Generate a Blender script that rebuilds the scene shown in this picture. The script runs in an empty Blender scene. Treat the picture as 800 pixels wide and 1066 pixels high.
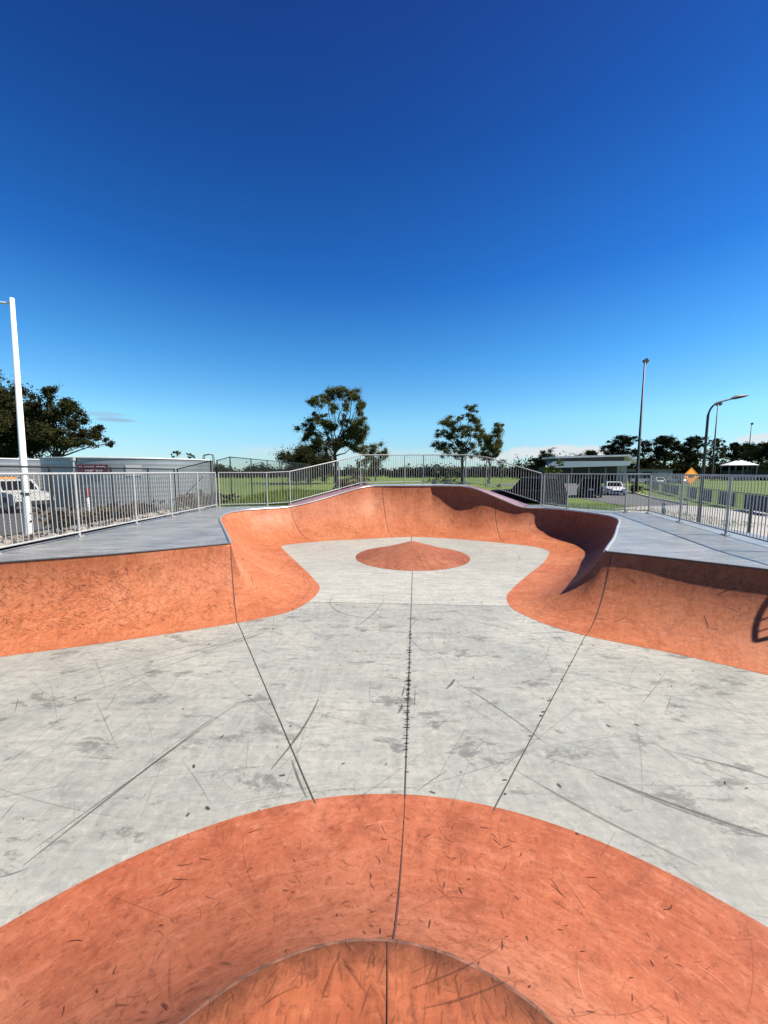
import bpy, bmesh, math, random
from mathutils import Vector, Matrix, noise as mnoise
R = math.radians
sc = bpy.context.scene
COL = sc.collection
rnd = random.Random(7)

# ------------------------------------------------------------------ node helpers
class NT:
    def __init__(s, name):
        s.m = bpy.data.materials.new(name); s.m.use_nodes = True
        s.t = s.m.node_tree; s.t.nodes.clear()
        s.out = s.t.nodes.new('ShaderNodeOutputMaterial')
    def n(s, typ, ins=None, **kw):
        nd = s.t.nodes.new(typ)
        for k, v in kw.items(): setattr(nd, k, v)
        for k, v in (ins or {}).items():
            if isinstance(v, bpy.types.NodeSocket): s.t.links.new(v, nd.inputs[k])
            elif v is not None: nd.inputs[k].default_value = v
        return nd
    def pos(s): return s.n('ShaderNodeTexCoord').outputs['Object']
    def uv(s): return s.n('ShaderNodeTexCoord').outputs['UV']
    def mapv(s, v, sc_=(1,1,1), rot=(0,0,0), loc=(0,0,0)):
        return s.n('ShaderNodeMapping', {'Vector': v, 'Scale': sc_, 'Rotation': rot, 'Location': loc}).outputs[0]
    def noise(s, v, scale, detail=4, rough=.55, dist=0):
        return s.n('ShaderNodeTexNoise', {'Vector': v, 'Scale': scale, 'Detail': detail, 'Roughness': rough, 'Distortion': dist}).outputs[0]
    def ramp(s, f, stops, interp='LINEAR'):
        nd = s.n('ShaderNodeValToRGB', {'Fac': f}); cr = nd.color_ramp; cr.interpolation = interp
        while len(cr.elements) < len(stops): cr.elements.new(.5)
        for e, (p, c) in zip(cr.elements, stops):
            e.position = p; e.color = (c, c, c, 1) if isinstance(c, (int, float)) else (*c, 1)
        return nd.outputs[0]
    def mix(s, f, a, b, mode='MIX'):
        nd = s.n('ShaderNodeMix', data_type='RGBA', blend_type=mode, clamp_factor=True)
        for i, v in ((0, f), (6, a), (7, b)):
            if isinstance(v, bpy.types.NodeSocket): s.t.links.new(v, nd.inputs[i])
            else: nd.inputs[i].default_value = v if i == 0 else ((*v, 1) if len(v) == 3 else v)
        return nd.outputs[2]
    def math(s, op, a, b=0.0, c=0.0):
        nd = s.n('ShaderNodeMath', operation=op)
        for i, v in enumerate((a, b, c)):
            if isinstance(v, bpy.types.NodeSocket): s.t.links.new(v, nd.inputs[i])
            else: nd.inputs[i].default_value = v
        return nd.outputs[0]
    def bump(s, h, strength=.3, dist=.01):
        return s.n('ShaderNodeBump', {'Height': h, 'Strength': strength, 'Distance': dist}).outputs[0]
    def bsdf(s, col, rough=.6, metal=0., nrm=None, spec=.5, alpha=None, coat=None, k=None):
        if k is not None: col = s.mix(1.0, col, (k, k, k), 'MULTIPLY')
        c = (*col, 1) if isinstance(col, tuple) and len(col) == 3 else col
        d = {'Base Color': c, 'Roughness': rough, 'Metallic': metal, 'Specular IOR Level': spec}
        if nrm is not None: d['Normal'] = nrm
        if alpha is not None: d['Alpha'] = alpha
        if coat is not None: d['Coat Weight'] = coat
        b = s.n('ShaderNodeBsdfPrincipled', d)
        s.t.links.new(b.outputs[0], s.out.inputs['Surface'])
        return s.m

K = .565
def plain(name, col, rough=.6, metal=0., var=.12, scale=6, coat=None, spec=.5):
    t = NT(name); p = t.pos()
    f = t.noise(p, scale, 5, .6)
    if name not in ('worn_steel', 'white_powder_coat', 'white_roof_sheet', 'white_paint', 'white_letter', 'orange_yellow_sign', 'amber_lens'): col = tuple(v*K for v in col)
    lo = tuple(c*(1-var) for c in col); hi = tuple(min(1, c*(1+var)) for c in col)
    return t.bsdf(t.ramp(f, [(.3, lo), (.7, hi)]), rough, metal, coat=coat, spec=spec)

def concrete_floor_mat():
    t = NT('floor_concrete'); p = t.pos()
    xyz = t.n('ShaderNodeSeparateXYZ', {0: p}); x, y = xyz.outputs[0], xyz.outputs[1]
    big = t.noise(p, .55, 5, .6, .6); mid = t.noise(p, 2.6, 6, .65, .8); fine = t.noise(p, 55, 4, .7)
    sw = t.noise(t.mapv(p, (1.2, 7, 1), (0, 0, R(24))), 1.6, 6, .65, 1.2)
    sw2 = t.noise(t.mapv(p, (8, 1.2, 1), (0, 0, R(-38))), 1.4, 6, .65, 1.0)
    col = t.ramp(big, [(.32, (.27, .275, .255)), (.5, (.37, .37, .335)), (.68, (.46, .45, .40))])
    # newer, paler pour across the neck in front of the mound
    d1 = t.math('GREATER_THAN', t.math('ADD', y, t.math('MULTIPLY', x, .06)), 7.10)
    d2 = t.math('LESS_THAN', t.math('SUBTRACT', y, t.math('MULTIPLY', t.math('ABSOLUTE', t.math('SUBTRACT', x, .8)), -.28)), 10.35)
    d2b = t.math('LESS_THAN', y, t.math('ADD', 10.4, t.math('MULTIPLY', t.math('ABSOLUTE', t.math('SUBTRACT', x, .8)), -.45)))
    col = t.mix(t.math('MULTIPLY', d1, .45), col, (.48, .47, .42))
    col = t.mix(t.math('MULTIPLY', t.math('MULTIPLY', d1, d2b), .6), col, (.54, .525, .47))
    col = t.mix(t.ramp(sw, [(.40, 0), (.72, .7)]), col, (.20, .21, .205))
    col = t.mix(t.ramp(sw2, [(.42, 0), (.78, .4)]), col, (.50, .49, .44))
    st = t.ramp(t.noise(t.mapv(p, (1, 2.2, 1), (0, 0, R(-20)), (3.1, 1.7, 0)), 1.35, 7, .72, .7), [(.56, 0), (.66, .4), (.76, .7)])
    st = t.mix(d1, st, (0, 0, 0))
    col = t.mix(st, col, (.13, .135, .13))
    col = t.mix(t.ramp(mid, [(.3, .45), (.55, 0)]), col, (.33, .345, .33))
    col = t.mix(t.ramp(fine, [(.28, .6), (.42, 0)]), col, (.22, .22, .21))
    m2 = t.noise(p, 14, 8, .78, .3)
    col = t.mix(t.ramp(m2, [(.33, .7), (.48, 0)]), col, (.21, .215, .205))
    col = t.mix(t.ramp(m2, [(.54, 0), (.70, .5)]), col, (.56, .55, .50))
    blot = t.noise(t.mapv(p, (1.6, 3.2, 1), (0, 0, R(12)), (7.3, 2.2, 0)), 1.0, 10, .74, .35)
    bm_ = t.mix(d1, t.ramp(blot, [(.56, 0), (.60, .55), (.72, .85)]), (0, 0, 0))
    col = t.mix(bm_, col, (.12, .12, .115))
    pit = t.n('ShaderNodeTexVoronoi', {'Vector': p, 'Scale': 16}).outputs['Distance']
    col = t.mix(t.ramp(pit, [(.035, .75), (.08, 0)]), col, (.09, .09, .085))
    sp = t.n('ShaderNodeTexVoronoi', {'Vector': p, 'Scale': 4.5}).outputs['Distance']
    col = t.mix(t.ramp(sp, [(.02, .7), (.05, 0)]), col, (.12, .12, .12))
    rg = t.ramp(mid, [(.3, .42), (.7, .6)])
    h = t.math('ADD', t.math('MULTIPLY', fine, .5), mid)
    return t.bsdf(col, rg, nrm=t.bump(h, .22, .008), spec=.35, k=K*1.09)

def orange_mat(name, a, b, c, streak=(14, 1.6), dark=.5, edge=False):
    """red-oxide concrete; uv = metres along / up the surface"""
    t = NT(name); p = t.pos(); u = t.uv()
    big = t.noise(p, .7, 5, .6, .5); mid = t.noise(p, 3.2, 7, .7, .6); fine = t.noise(p, 42, 5, .72)
    col = t.ramp(big, [(.3, a), (.5, b), (.72, c)])
    stk = t.noise(t.mapv(u, (streak[0], streak[1], 1)), 1, 6, .68, .5)
    col = t.mix(t.ramp(stk, [(.45, 0), (.8, .55)]), col, tuple(v*.62 for v in a))
    diag = t.noise(t.mapv(u, (3, 13, 1), (0, 0, R(38))), 1.1, 7, .7, .9)
    col = t.mix(t.ramp(diag, [(.5, 0), (.78, .55)]), col, tuple(min(1, v*1.15+.03) for v in c))
    dg2 = t.noise(t.mapv(u, (12, 2.5, 1), (0, 0, R(30)), (4, 2, 0)), 1.3, 7, .7, .9)
    col = t.mix(t.ramp(dg2, [(.54, 0), (.74, dark)]), col, (.16, .045, .025))
    col = t.mix(t.ramp(mid, [(.28, .55), (.5, 0)]), col, tuple(v*.6 for v in a))
    col = t.mix(t.ramp(fine, [(.3, .6), (.44, 0)]), col, (.13, .04, .025))
    col = t.mix(t.ramp(fine, [(.62, 0), (.76, .3)]), col, (.5, .29, .2))
    sp1 = t.noise(p, 17, 6, .75, .4)
    col = t.mix(t.ramp(sp1, [(.32, .65), (.47, 0)]), col, tuple(v*.5 for v in a))
    col = t.mix(t.ramp(sp1, [(.56, 0), (.72, .5)]), col, tuple(min(1, v*1.25+.02) for v in c))
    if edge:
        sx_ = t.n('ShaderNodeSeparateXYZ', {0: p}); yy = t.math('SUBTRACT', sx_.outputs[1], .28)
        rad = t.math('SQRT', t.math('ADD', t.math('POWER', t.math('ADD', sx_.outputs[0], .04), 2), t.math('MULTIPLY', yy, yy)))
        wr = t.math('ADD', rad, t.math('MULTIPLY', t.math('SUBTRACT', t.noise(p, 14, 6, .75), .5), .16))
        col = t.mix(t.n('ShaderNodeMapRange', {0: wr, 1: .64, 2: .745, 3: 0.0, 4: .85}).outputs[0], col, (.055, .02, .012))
    h = t.math('ADD', t.math('MULTIPLY', fine, .45), mid)
    rg = t.ramp(mid, [(.3, .44), (.7, .66)])
    return t.bsdf(col, rg, nrm=t.bump(h, .32, .009), spec=.16, k=K*1.02)

def deck_mat(name, lo, hi, rot):
    t = NT(name); p = t.pos()
    s1 = t.noise(t.mapv(p, (1.1, 9, 1), (0, 0, rot)), 1.0, 9, .82, .6); b = t.noise(p, 1.1, 5, .6, .5); f = t.noise(p, 40, 4, .7)
    col = t.ramp(s1, [(.36, lo), (.64, hi)])
    col = t.mix(t.ramp(b, [(.3, .55), (.6, 0)]), col, tuple(v*.6 for v in lo))
    col = t.mix(t.ramp(f, [(.3, .5), (.42, 0)]), col, (.1, .1, .1))
    sp = t.n('ShaderNodeTexVoronoi', {'Vector': t.mapv(p, (.7, 2, 1), (0, 0, rot)), 'Scale': 2.2}).outputs['Distance']
    col = t.mix(t.ramp(sp, [(.05, .55), (.14, 0)]), col, tuple(v*.45 for v in lo))
    return t.bsdf(col, t.ramp(s1, [(.3, .22), (.7, .42)]), nrm=t.bump(s1, .12, .006), spec=.5, k=K)

def foliage(name, a, b, trans=.25):
    t = NT(name); p = t.pos()
    f = t.noise(p, .9, 4, .6); g = t.noise(p, 9, 3, .6); a = tuple(v*K for v in a); b = tuple(v*K for v in b)
    c = t.mix(t.ramp(g, [(.35, 0), (.65, .7)]), t.ramp(f, [(.3, a), (.7, b)]), tuple(v*.55 for v in a))
    d = t.n('ShaderNodeBsdfDiffuse', {'Color': c}); tr = t.n('ShaderNodeBsdfTranslucent', {'Color': c})
    mx = t.n('ShaderNodeMixShader', {0: trans, 1: d.outputs[0], 2: tr.outputs[0]})
    t.t.links.new(mx.outputs[0], t.out.inputs['Surface']); return t.m

def scuff_mat(name, col, strength):
    t = NT(name); u = t.uv()
    a = t.ramp(t.noise(t.mapv(u, (7, 60, 1)), 1, 5, .7), [(.36, .08), (.62, strength)])
    return t.bsdf(col, .6, alpha=a, spec=.2)

def chain_mat():
    t = NT('chain_link_wire'); u = t.uv()
    s = t.n('ShaderNodeSeparateXYZ', {0: u}); a, b = s.outputs[0], s.outputs[1]
    def band(v):
        fr = t.math('FRACT', t.math('MULTIPLY', v, 1/.075))
        return t.math('LESS_THAN', t.math('ABSOLUTE', t.math('SUBTRACT', fr, .5)), .065)
    al = t.math('MAXIMUM', band(t.math('ADD', a, b)), band(t.math('SUBTRACT', a, b)))
    return t.bsdf((.02, .02, .022), .5, alpha=al)

def tank_mat(name='corrugated_steel'):
    t = NT(name); p = t.pos()
    s = t.n('ShaderNodeSeparateXYZ', {0: p}); z = s.outputs[2]
    ang = t.math('ARCTAN2', s.outputs[1], s.outputs[0])
    w = t.math('SINE', t.math('MULTIPLY', z, 2*math.pi/.30))
    cell = t.n('ShaderNodeCombineXYZ', {0: t.math('FLOOR', t.math('MULTIPLY', ang, 14/math.pi*2)), 1: t.math('FLOOR', t.math('MULTIPLY', z, 1/.9))}).outputs[0]
    pan = t.n('ShaderNodeTexWhiteNoise', {0: cell}).outputs[0]
    col = t.mix(t.ramp(t.noise(p, 1.4, 5, .6), [(.35, 0), (.7, .5)]), t.ramp(pan, [(0, (.36, .39, .41)), (1, (.40, .43, .45))]), (.43, .45, .46))
    seam = t.math('LESS_THAN', t.math('FRACT', t.math('MULTIPLY', ang, 14/math.pi*2)), .02)
    col = t.mix(t.math('MULTIPLY', seam, .5), col, (.2, .21, .22))
    return t.bsdf(col, .4, .6, nrm=t.bump(w, .14, .03), k=K*1.15)

M = {}
M['floor'] = concrete_floor_mat()
M['orange'] = orange_mat('red_oxide_concrete', (.43, .125, .052), (.52, .168, .078), (.60, .235, .118))
M['orange_near'] = orange_mat('worn_red_oxide_concrete', (.38, .10, .048), (.47, .145, .074), (.56, .215, .125), (5, 2.2), .45)
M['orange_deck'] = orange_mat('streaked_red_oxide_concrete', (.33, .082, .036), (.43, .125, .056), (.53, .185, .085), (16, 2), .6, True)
M['mound'] = orange_mat('trowelled_red_oxide', (.28, .085, .045), (.38, .13, .07), (.50, .21, .12), (5, .5), .6)
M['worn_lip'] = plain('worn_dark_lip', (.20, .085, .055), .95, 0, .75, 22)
M['deck'] = deck_mat('deck_concrete', (.165, .165, .16), (.45, .445, .43), R(10))
M['deck_r'] = deck_mat('pale_deck_concrete', (.23, .235, .235), (.43, .43, .43), R(-62))
M['platform'] = deck_mat('platform_concrete', (.34, .35, .36), (.50, .5, .5), 0)
M['ramp'] = deck_mat('faded_red_paint', (.36, .15, .15), (.50, .24, .24), R(25))
M['joint'] = plain('joint_gap', (.055, .052, .05), .9)
M['joint_o'] = plain('dirty_joint_gap', (.11, .04, .028), .9)
M['scuff'] = scuff_mat('rubber_scuff', (.03, .03, .032), .75)
M['tick'] = scuff_mat('rubber_tick', (.03, .03, .03), 1.4)
M['scuff_soft'] = scuff_mat('faint_scuff', (.06, .06, .06), .45)
M['scuff_o'] = scuff_mat('dark_scratch', (.075, .024, .015), .62)
M['scuff_d'] = scuff_mat('hard_scratch', (.05, .015, .01), 1.6)
M['scuff_w'] = scuff_mat('pale_scratch', (.62, .40, .32), .3)
M['galv'] = plain('galvanised_steel', (.58, .59, .60), .42, .3, .14, 14)
M['coping'] = plain('worn_steel', (.42, .42, .42), .35, .7, .15, 9)
M['shaded_coping'] = plain('shaded_coping', (.12, .12, .125), .5, .4, .2, 9)  # coping steel with shade put into its colour
M['white_pole'] = plain('white_powder_coat', (.56, .57, .58), .45, 0, .05)
M['black'] = plain('black_powder_coat', (.018, .018, .02), .45)
M['chain'] = chain_mat()
M['tank'] = tank_mat()
M['roof_white'] = plain('white_roof_sheet', (.60, .60, .60), .5, 0, .04)
M['roof_grey'] = plain('galvanised_roof_sheet', (.62, .63, .64), .5, .1, .1, 3)
M['dull_white'] = plain('dusty_paint', (.50, .50, .49), .5, 0, .15, 2)
M['wall_pale'] = plain('pale_render', (.50, .49, .47), .8)
M['wall_grey'] = plain('grey_sheet_wall', (.30, .31, .32), .7)
M['dark_trim'] = plain('dark_cladding', (.045, .043, .042), .7)
M['sign_red'] = plain('maroon_sign', (.17, .018, .035), .5)
M['white'] = plain('white_letter', (.6, .6, .6), .6)
M['yellow'] = plain('orange_yellow_sign', (.95, .36, .012), .45, 0, .06)
M['asphalt'] = plain('asphalt', (.085, .086, .09), .9, 0, .25, 3)
M['apron'] = plain('pale_concrete', (.40, .38, .36), .85, 0, .14, 1.2)
M['mulch'] = plain('bark_mulch', (.085, .06, .045), .95, 0, .6, 14)
M['stone'] = plain('bed_stone', (.32, .28, .24), .9, 0, .3, 3)
M['bark'] = plain('bark', (.06, .05, .04), .9, 0, .35, 4)
M['bark_pale'] = plain('pale_bark', (.22, .19, .165), .9, 0, .4, 3)
M['leaf_gum'] = foliage('gum_leaves', (.12, .14, .05), (.27, .265, .105), .3)
M['leaf_dark'] = foliage('dark_leaves', (.04, .045, .02), (.10, .10, .04), .25)
M['leaf_young'] = foliage('young_leaves', (.10, .15, .03), (.17, .22, .05), .4)  # light green of the young leaves themselves
M['leaf_far'] = foliage('far_leaves', (.026, .034, .017), (.065, .07, .032), .2)
M['blade'] = foliage('grass_blades', (.16, .25, .03), (.24, .33, .05), .35)
M['dry'] = foliage('dry_stems', (.16, .11, .06), (.24, .17, .09), .2)
M['tyre'] = plain('tyre', (.02, .02, .02), .85)
M['rim'] = plain('alloy', (.55, .56, .57), .35, .7)
M['glass'] = plain('dark_glass', (.006, .007, .009), .3, 0, .05, 2, spec=.05)
M['car_dark'] = plain('dark_blue_paint', (.008, .009, .014), .5, 0, .1, 2, spec=.12)
M['car_black'] = plain('black_paint', (.006, .006, .008), .55, 0, .1, 2, spec=.08)
M['car_white'] = plain('white_paint', (.46, .47, .48), .3, 0, .03, 2, coat=.6)
M['car_silver'] = plain('silver_paint', (.5, .51, .53), .3, .4, .05, 2, coat=.6)
M['lamp_red'] = plain('tail_lens', (.35, .012, .012), .25)
M['lamp_clear'] = plain('head_lens', (.7, .72, .74), .2)
M['amber'] = plain('amber_lens', (.85, .22, .02), .3)
M['banner'] = plain('navy_banner', (.03, .042, .085), .6, 0, .25, 1)
M['banner_w'] = plain('banner_print', (.34, .40, .50), .6)
M['lamp_grey'] = plain('grey_lamp_paint', (.045, .047, .05), .6)

def grass_mat():
    t = NT('lawn'); p = t.pos()
    a = t.noise(p, .06, 5, .6, .5); b = t.noise(p, 1.3, 5, .65); c = t.noise(t.mapv(p, (1, .25, 1)), 9, 4, .7)
    col = t.ramp(a, [(.32, (.085, .15, .02)), (.55, (.13, .195, .03)), (.75, (.20, .225, .055))])
    col = t.mix(t.ramp(b, [(.4, 0), (.75, .5)]), col, (.08, .13, .02))
    col = t.mix(t.ramp(c, [(.5, 0), (.8, .5)]), col, (.26, .28, .09))
    return t.bsdf(col, .9, nrm=t.bump(c, .5, .04), spec=.15, k=K)
M['lawn'] = grass_mat()

# ------------------------------------------------------------------ mesh helpers
class MB:
    def __init__(s): s.v = []; s.f = []; s.mi = []; s.uv = []; s.sm = []
    def face(s, pts, mi=0, uv=None, smooth=False):
        i = len(s.v); s.v += [tuple(p) for p in pts]; s.f.append(tuple(range(i, i+len(pts)))); s.mi.append(mi); s.sm.append(smooth)
        s.uv += uv if uv else [(p[0], p[1]) for p in pts]
    def grid(s, rows, mi=0, uvs=None, closed=False, smooth=True):
        n = len(rows[0]); base = len(s.v)
        for r_ in rows: s.v += [tuple(p) for p in r_]
        for i in range(len(rows)-1):
            for j in range(n if closed else n-1):
                k = (j+1) % n
                s.f.append((base+i*n+j, base+i*n+k, base+(i+1)*n+k, base+(i+1)*n+j)); s.mi.append(mi); s.sm.append(smooth)
                if uvs: s.uv += [uvs[i][j], uvs[i][k], uvs[i+1][k], uvs[i+1][j]]
                else: s.uv += [(j/n, i), ((j+1)/n, i), ((j+1)/n, i+1), (j/n, i+1)]
    def box(s, c, d, rz=0, mi=0, tilt=None, top=(1, 1)):
        m = Matrix.Rotation(rz, 3, 'Z')
        if tilt is not None: m = m @ tilt
        x, y, z = d[0]/2, d[1]/2, d[2]/2; c = Vector(c)
        P = [c + m @ Vector((sx*x*(top[0] if sz > 0 else 1), sy*y*(top[1] if sz > 0 else 1), sz*z)) for sx, sy, sz in
             ((-1,-1,-1),(1,-1,-1),(1,1,-1),(-1,1,-1),(-1,-1,1),(1,-1,1),(1,1,1),(-1,1,1))]
        for q in ((0,3,2,1),(4,5,6,7),(0,1,5,4),(1,2,6,5),(2,3,7,6),(3,0,4,7)): s.face([P[i] for i in q], mi)
    def tube(s, pts, r, n=8, mi=0, caps=True, closed=False):
        pts = [Vector(p) for p in pts]; rs = r if isinstance(r, (list, tuple)) else [r]*len(pts)
        rows = []; side = None
        for i, p in enumerate(pts):
            d = (pts[min(i+1, len(pts)-1)] - pts[max(i-1, 0)]).normalized()
            if side is None: side = d.cross(Vector((0,0,1)) if abs(d.z) < .9 else Vector((1,0,0))).normalized()
            side = (side - d*side.dot(d)).normalized(); up = d.cross(side)
            rows.append([p + (side*math.cos(a) + up*math.sin(a))*rs[i] for a in [2*math.pi*k/n for k in range(n)]])
        s.grid(rows, mi, closed=True)
        if caps:
            s.face(list(reversed(rows[0])), mi); s.face(rows[-1], mi)
    def prism(s, poly, z0, z1, mi=0, mtop=None):
        a = [(x, y, z0) for x, y in poly]; b = [(x, y, z1) for x, y in poly]; n = len(poly)
        s.face(b, mi if mtop is None else mtop)
        for i in range(n): s.face([a[i], a[(i+1) % n], b[(i+1) % n], b[i]], mi)
    def extrude_y(s, prof, y0, y1, mi=0, x0=0, taper=0):
        """profile (x,z) list extruded from y0 to y1"""
        n = len(prof)
        a = [(x, y0, z) for x, z in prof]; b = [(x, y1, z) for x, z in prof]
        s.face(a, mi); s.face(list(reversed(b)), mi)
        for i in range(n): s.face([a[i], b[i], b[(i+1) % n], a[(i+1) % n]], mi)
    def build(s, name, mats, parent=None, fix=True):
        me = bpy.data.meshes.new(name); me.from_pydata(s.v, [], s.f)
        for m in (mats if isinstance(mats, (list, tuple)) else [mats]): me.materials.append(m)
        me.polygons.foreach_set('material_index', s.mi); me.polygons.foreach_set('use_smooth', s.sm)
        ul = me.uv_layers.new(name='UVMap'); flat = [c for uv in s.uv for c in uv[:2]]
        ul.data.foreach_set('uv', flat)
        if fix:
            bm = bmesh.new(); bm.from_mesh(me)
            bmesh.ops.recalc_face_normals(bm, faces=bm.faces); bm.to_mesh(me); bm.free()
        me.update()
        o = bpy.data.objects.new(name, me); COL.objects.link(o)
        if parent: o.parent = parent
        return o

def tag(o, label=None, cat=None, group=None, kind=None):
    if label: o['label'] = label
    if cat: o['category'] = cat
    if group: o['group'] = group
    if kind: o['kind'] = kind
    return o
def empty(name, loc=(0,0,0), rz=0, label=None, cat=None, group=None):
    o = bpy.data.objects.new(name, None); COL.objects.link(o); o.empty_display_size = .2
    o.location = loc; o.rotation_euler = (0, 0, rz)
    return tag(o, label, cat, group)
def bevel(o, w, seg=2):
    m = o.modifiers.new('bevel', 'BEVEL'); m.width = w; m.segments = seg; m.limit_method = 'ANGLE'; return o
def lerp(a, b, t): return tuple(x+(y-x)*t for x, y in zip(a, b))
def smooth01(t): t = max(0, min(1, t)); return t*t*(3-2*t)

# ------------------------------------------------------------------ camera, sun, sky
H = 2.5
cam_d = bpy.data.cameras.new('camera'); cam = bpy.data.objects.new('camera', cam_d); COL.objects.link(cam)
cam.location = (0, 0, H); cam.rotation_euler = (R(84.0), 0, 0)
cam_d.sensor_fit = 'HORIZONTAL'; cam_d.sensor_width = 36; cam_d.lens = 18; cam_d.clip_start = .05; cam_d.clip_end = 6000
sc.camera = cam
EL = R(49.6); SUN = Vector((math.cos(EL)*.9947, math.cos(EL)*-.103, math.sin(EL)))
sd = bpy.data.lights.new('sun', 'SUN'); sd.energy = 5.0; sd.angle = R(.5); sd.color = (1, .93, .81)
so = bpy.data.objects.new('sun', sd); COL.objects.link(so); so.rotation_euler = SUN.to_track_quat('Z', 'Y').to_euler(); so.location = (30, 0, 40)

w = bpy.data.worlds.new('World'); sc.world = w; w.use_nodes = True
nt = w.node_tree; nt.nodes.clear()
def wn(typ, ins=None, **kw):
    nd = nt.nodes.new(typ)
    for k, v in kw.items(): setattr(nd, k, v)
    for k, v in (ins or {}).items():
        if isinstance(v, bpy.types.NodeSocket): nt.links.new(v, nd.inputs[k])
        else: nd.inputs[k].default_value = v
    return nd
sky = wn('ShaderNodeTexSky', sky_type='NISHITA', sun_disc=False, sun_elevation=EL, altitude=0, air_density=1.0, dust_density=.25, ozone_density=3.0)
sky.sun_rotation = math.atan2(SUN.x, SUN.y)
def wm(op, a, b=0.0):
    nd = nt.nodes.new('ShaderNodeMath'); nd.operation = op
    for i, v in enumerate((a, b)):
        if isinstance(v, bpy.types.NodeSocket): nt.links.new(v, nd.inputs[i])
        else: nd.inputs[i].default_value = v
    return nd.outputs[0]
def wmix(f, a, b, mode='MIX'):
    nd = nt.nodes.new('ShaderNodeMix'); nd.data_type = 'RGBA'; nd.blend_type = mode
    for i, v in ((0, f), (6, a), (7, b)):
        if isinstance(v, bpy.types.NodeSocket): nt.links.new(v, nd.inputs[i])
        else: nd.inputs[i].default_value = v
    return nd.outputs[2]
gen = wn('ShaderNodeTexCoord').outputs['Generated']
sx = wn('ShaderNodeSeparateXYZ', {0: gen})
el = wm('ARCSINE', sx.outputs[2]); az = wm('ARCTAN2', sx.outputs[0], sx.outputs[1])
tint = wn('ShaderNodeValToRGB', {'Fac': wm('DIVIDE', el, 1.1)}); cr = tint.color_ramp
SKYSTOPS = [(0, (0.718, 0.985, 1.207)), (0.04, (0.703, 0.966, 1.184)), (0.1125, (0.696, 1.14, 1.274)), (0.237, (0.34, 0.93, 1.299)), (0.384, (0.139, 0.595, 1.174)), (0.599, (0.095, 0.377, 0.884)), (0.739, (0.105, 0.291, 0.754)), (1, (0.095, 0.262, 0.678))]
while len(cr.elements) < len(SKYSTOPS): cr.elements.new(.5)
for e, (p, c) in zip(cr.elements, SKYSTOPS): e.position = p; e.color = (*c, 1)
skyc = wmix(1.0, sky.outputs[0], tint.outputs[0], 'MULTIPLY')
def cloud(c, az0, el0, sa, se, col, scale, lo, hi, amt, stretch=4):
    g = wm('EXPONENT', wm('MULTIPLY', wm('ADD', wm('POWER', wm('DIVIDE', wm('SUBTRACT', az, az0), sa), 2), wm('POWER', wm('DIVIDE', wm('SUBTRACT', el, el0), se), 2)), -1))
    cv = wn('ShaderNodeCombineXYZ', {0: az, 1: wm('MULTIPLY', el, stretch), 2: az0}).outputs[0]
    nz = wn('ShaderNodeTexNoise', {'Vector': cv, 'Scale': scale, 'Detail': 7, 'Roughness': .62}).outputs[0]
    mr = wn('ShaderNodeMapRange', {0: wm('MULTIPLY', wm('ADD', nz, .25), g), 1: lo, 2: hi, 3: 0.0, 4: amt}); mr.interpolation_type = 'SMOOTHSTEP'
    return wmix(mr.outputs[0], c, col)
W8 = (6.0, 6.2, 6.4, 1)
skyc = cloud(skyc, .42, .046, .16, .020, W8, 26, .33, .55, .85, 3)
skyc = cloud(skyc, .27, .034, .12, .014, W8, 22, .35, .6, .7, 3)
skyc = cloud(skyc, .80, .060, .10, .016, W8, 18, .38, .6, .8, 3)
skyc = cloud(skyc, -.10, .045, .40, .030, (5.4, 6.2, 6.6, 1), 9, .35, .75, .45, 5)
skyc = cloud(skyc, -.60, .108, .055, .006, (2.5, 3.3, 4.4, 1), 14, .36, .55, .6, 6)
skyc = cloud(skyc, -.62, .118, .07, .008, (2.8, 3.8, 4.8, 1), 12, .40, .7, .5, 6)
hsv = wn('ShaderNodeHueSaturation', {'Saturation': 1.0, 'Value': 1.0, 'Color': skyc})
bg = wn('ShaderNodeBackground', {'Color': hsv.outputs[0], 'Strength': .05})
wo = wn('ShaderNodeOutputWorld', {'Surface': bg.outputs[0]})
sc.view_settings.view_transform = 'Standard'; sc.view_settings.look = 'None'; sc.view_settings.gamma = 1; sc.view_settings.exposure = 1.38
sc.view_settings.use_curve_mapping = False
sc.cycles.use_denoising = True; sc.cycles.max_bounces = 8; sc.cycles.transparent_max_bounces = 24

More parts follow.
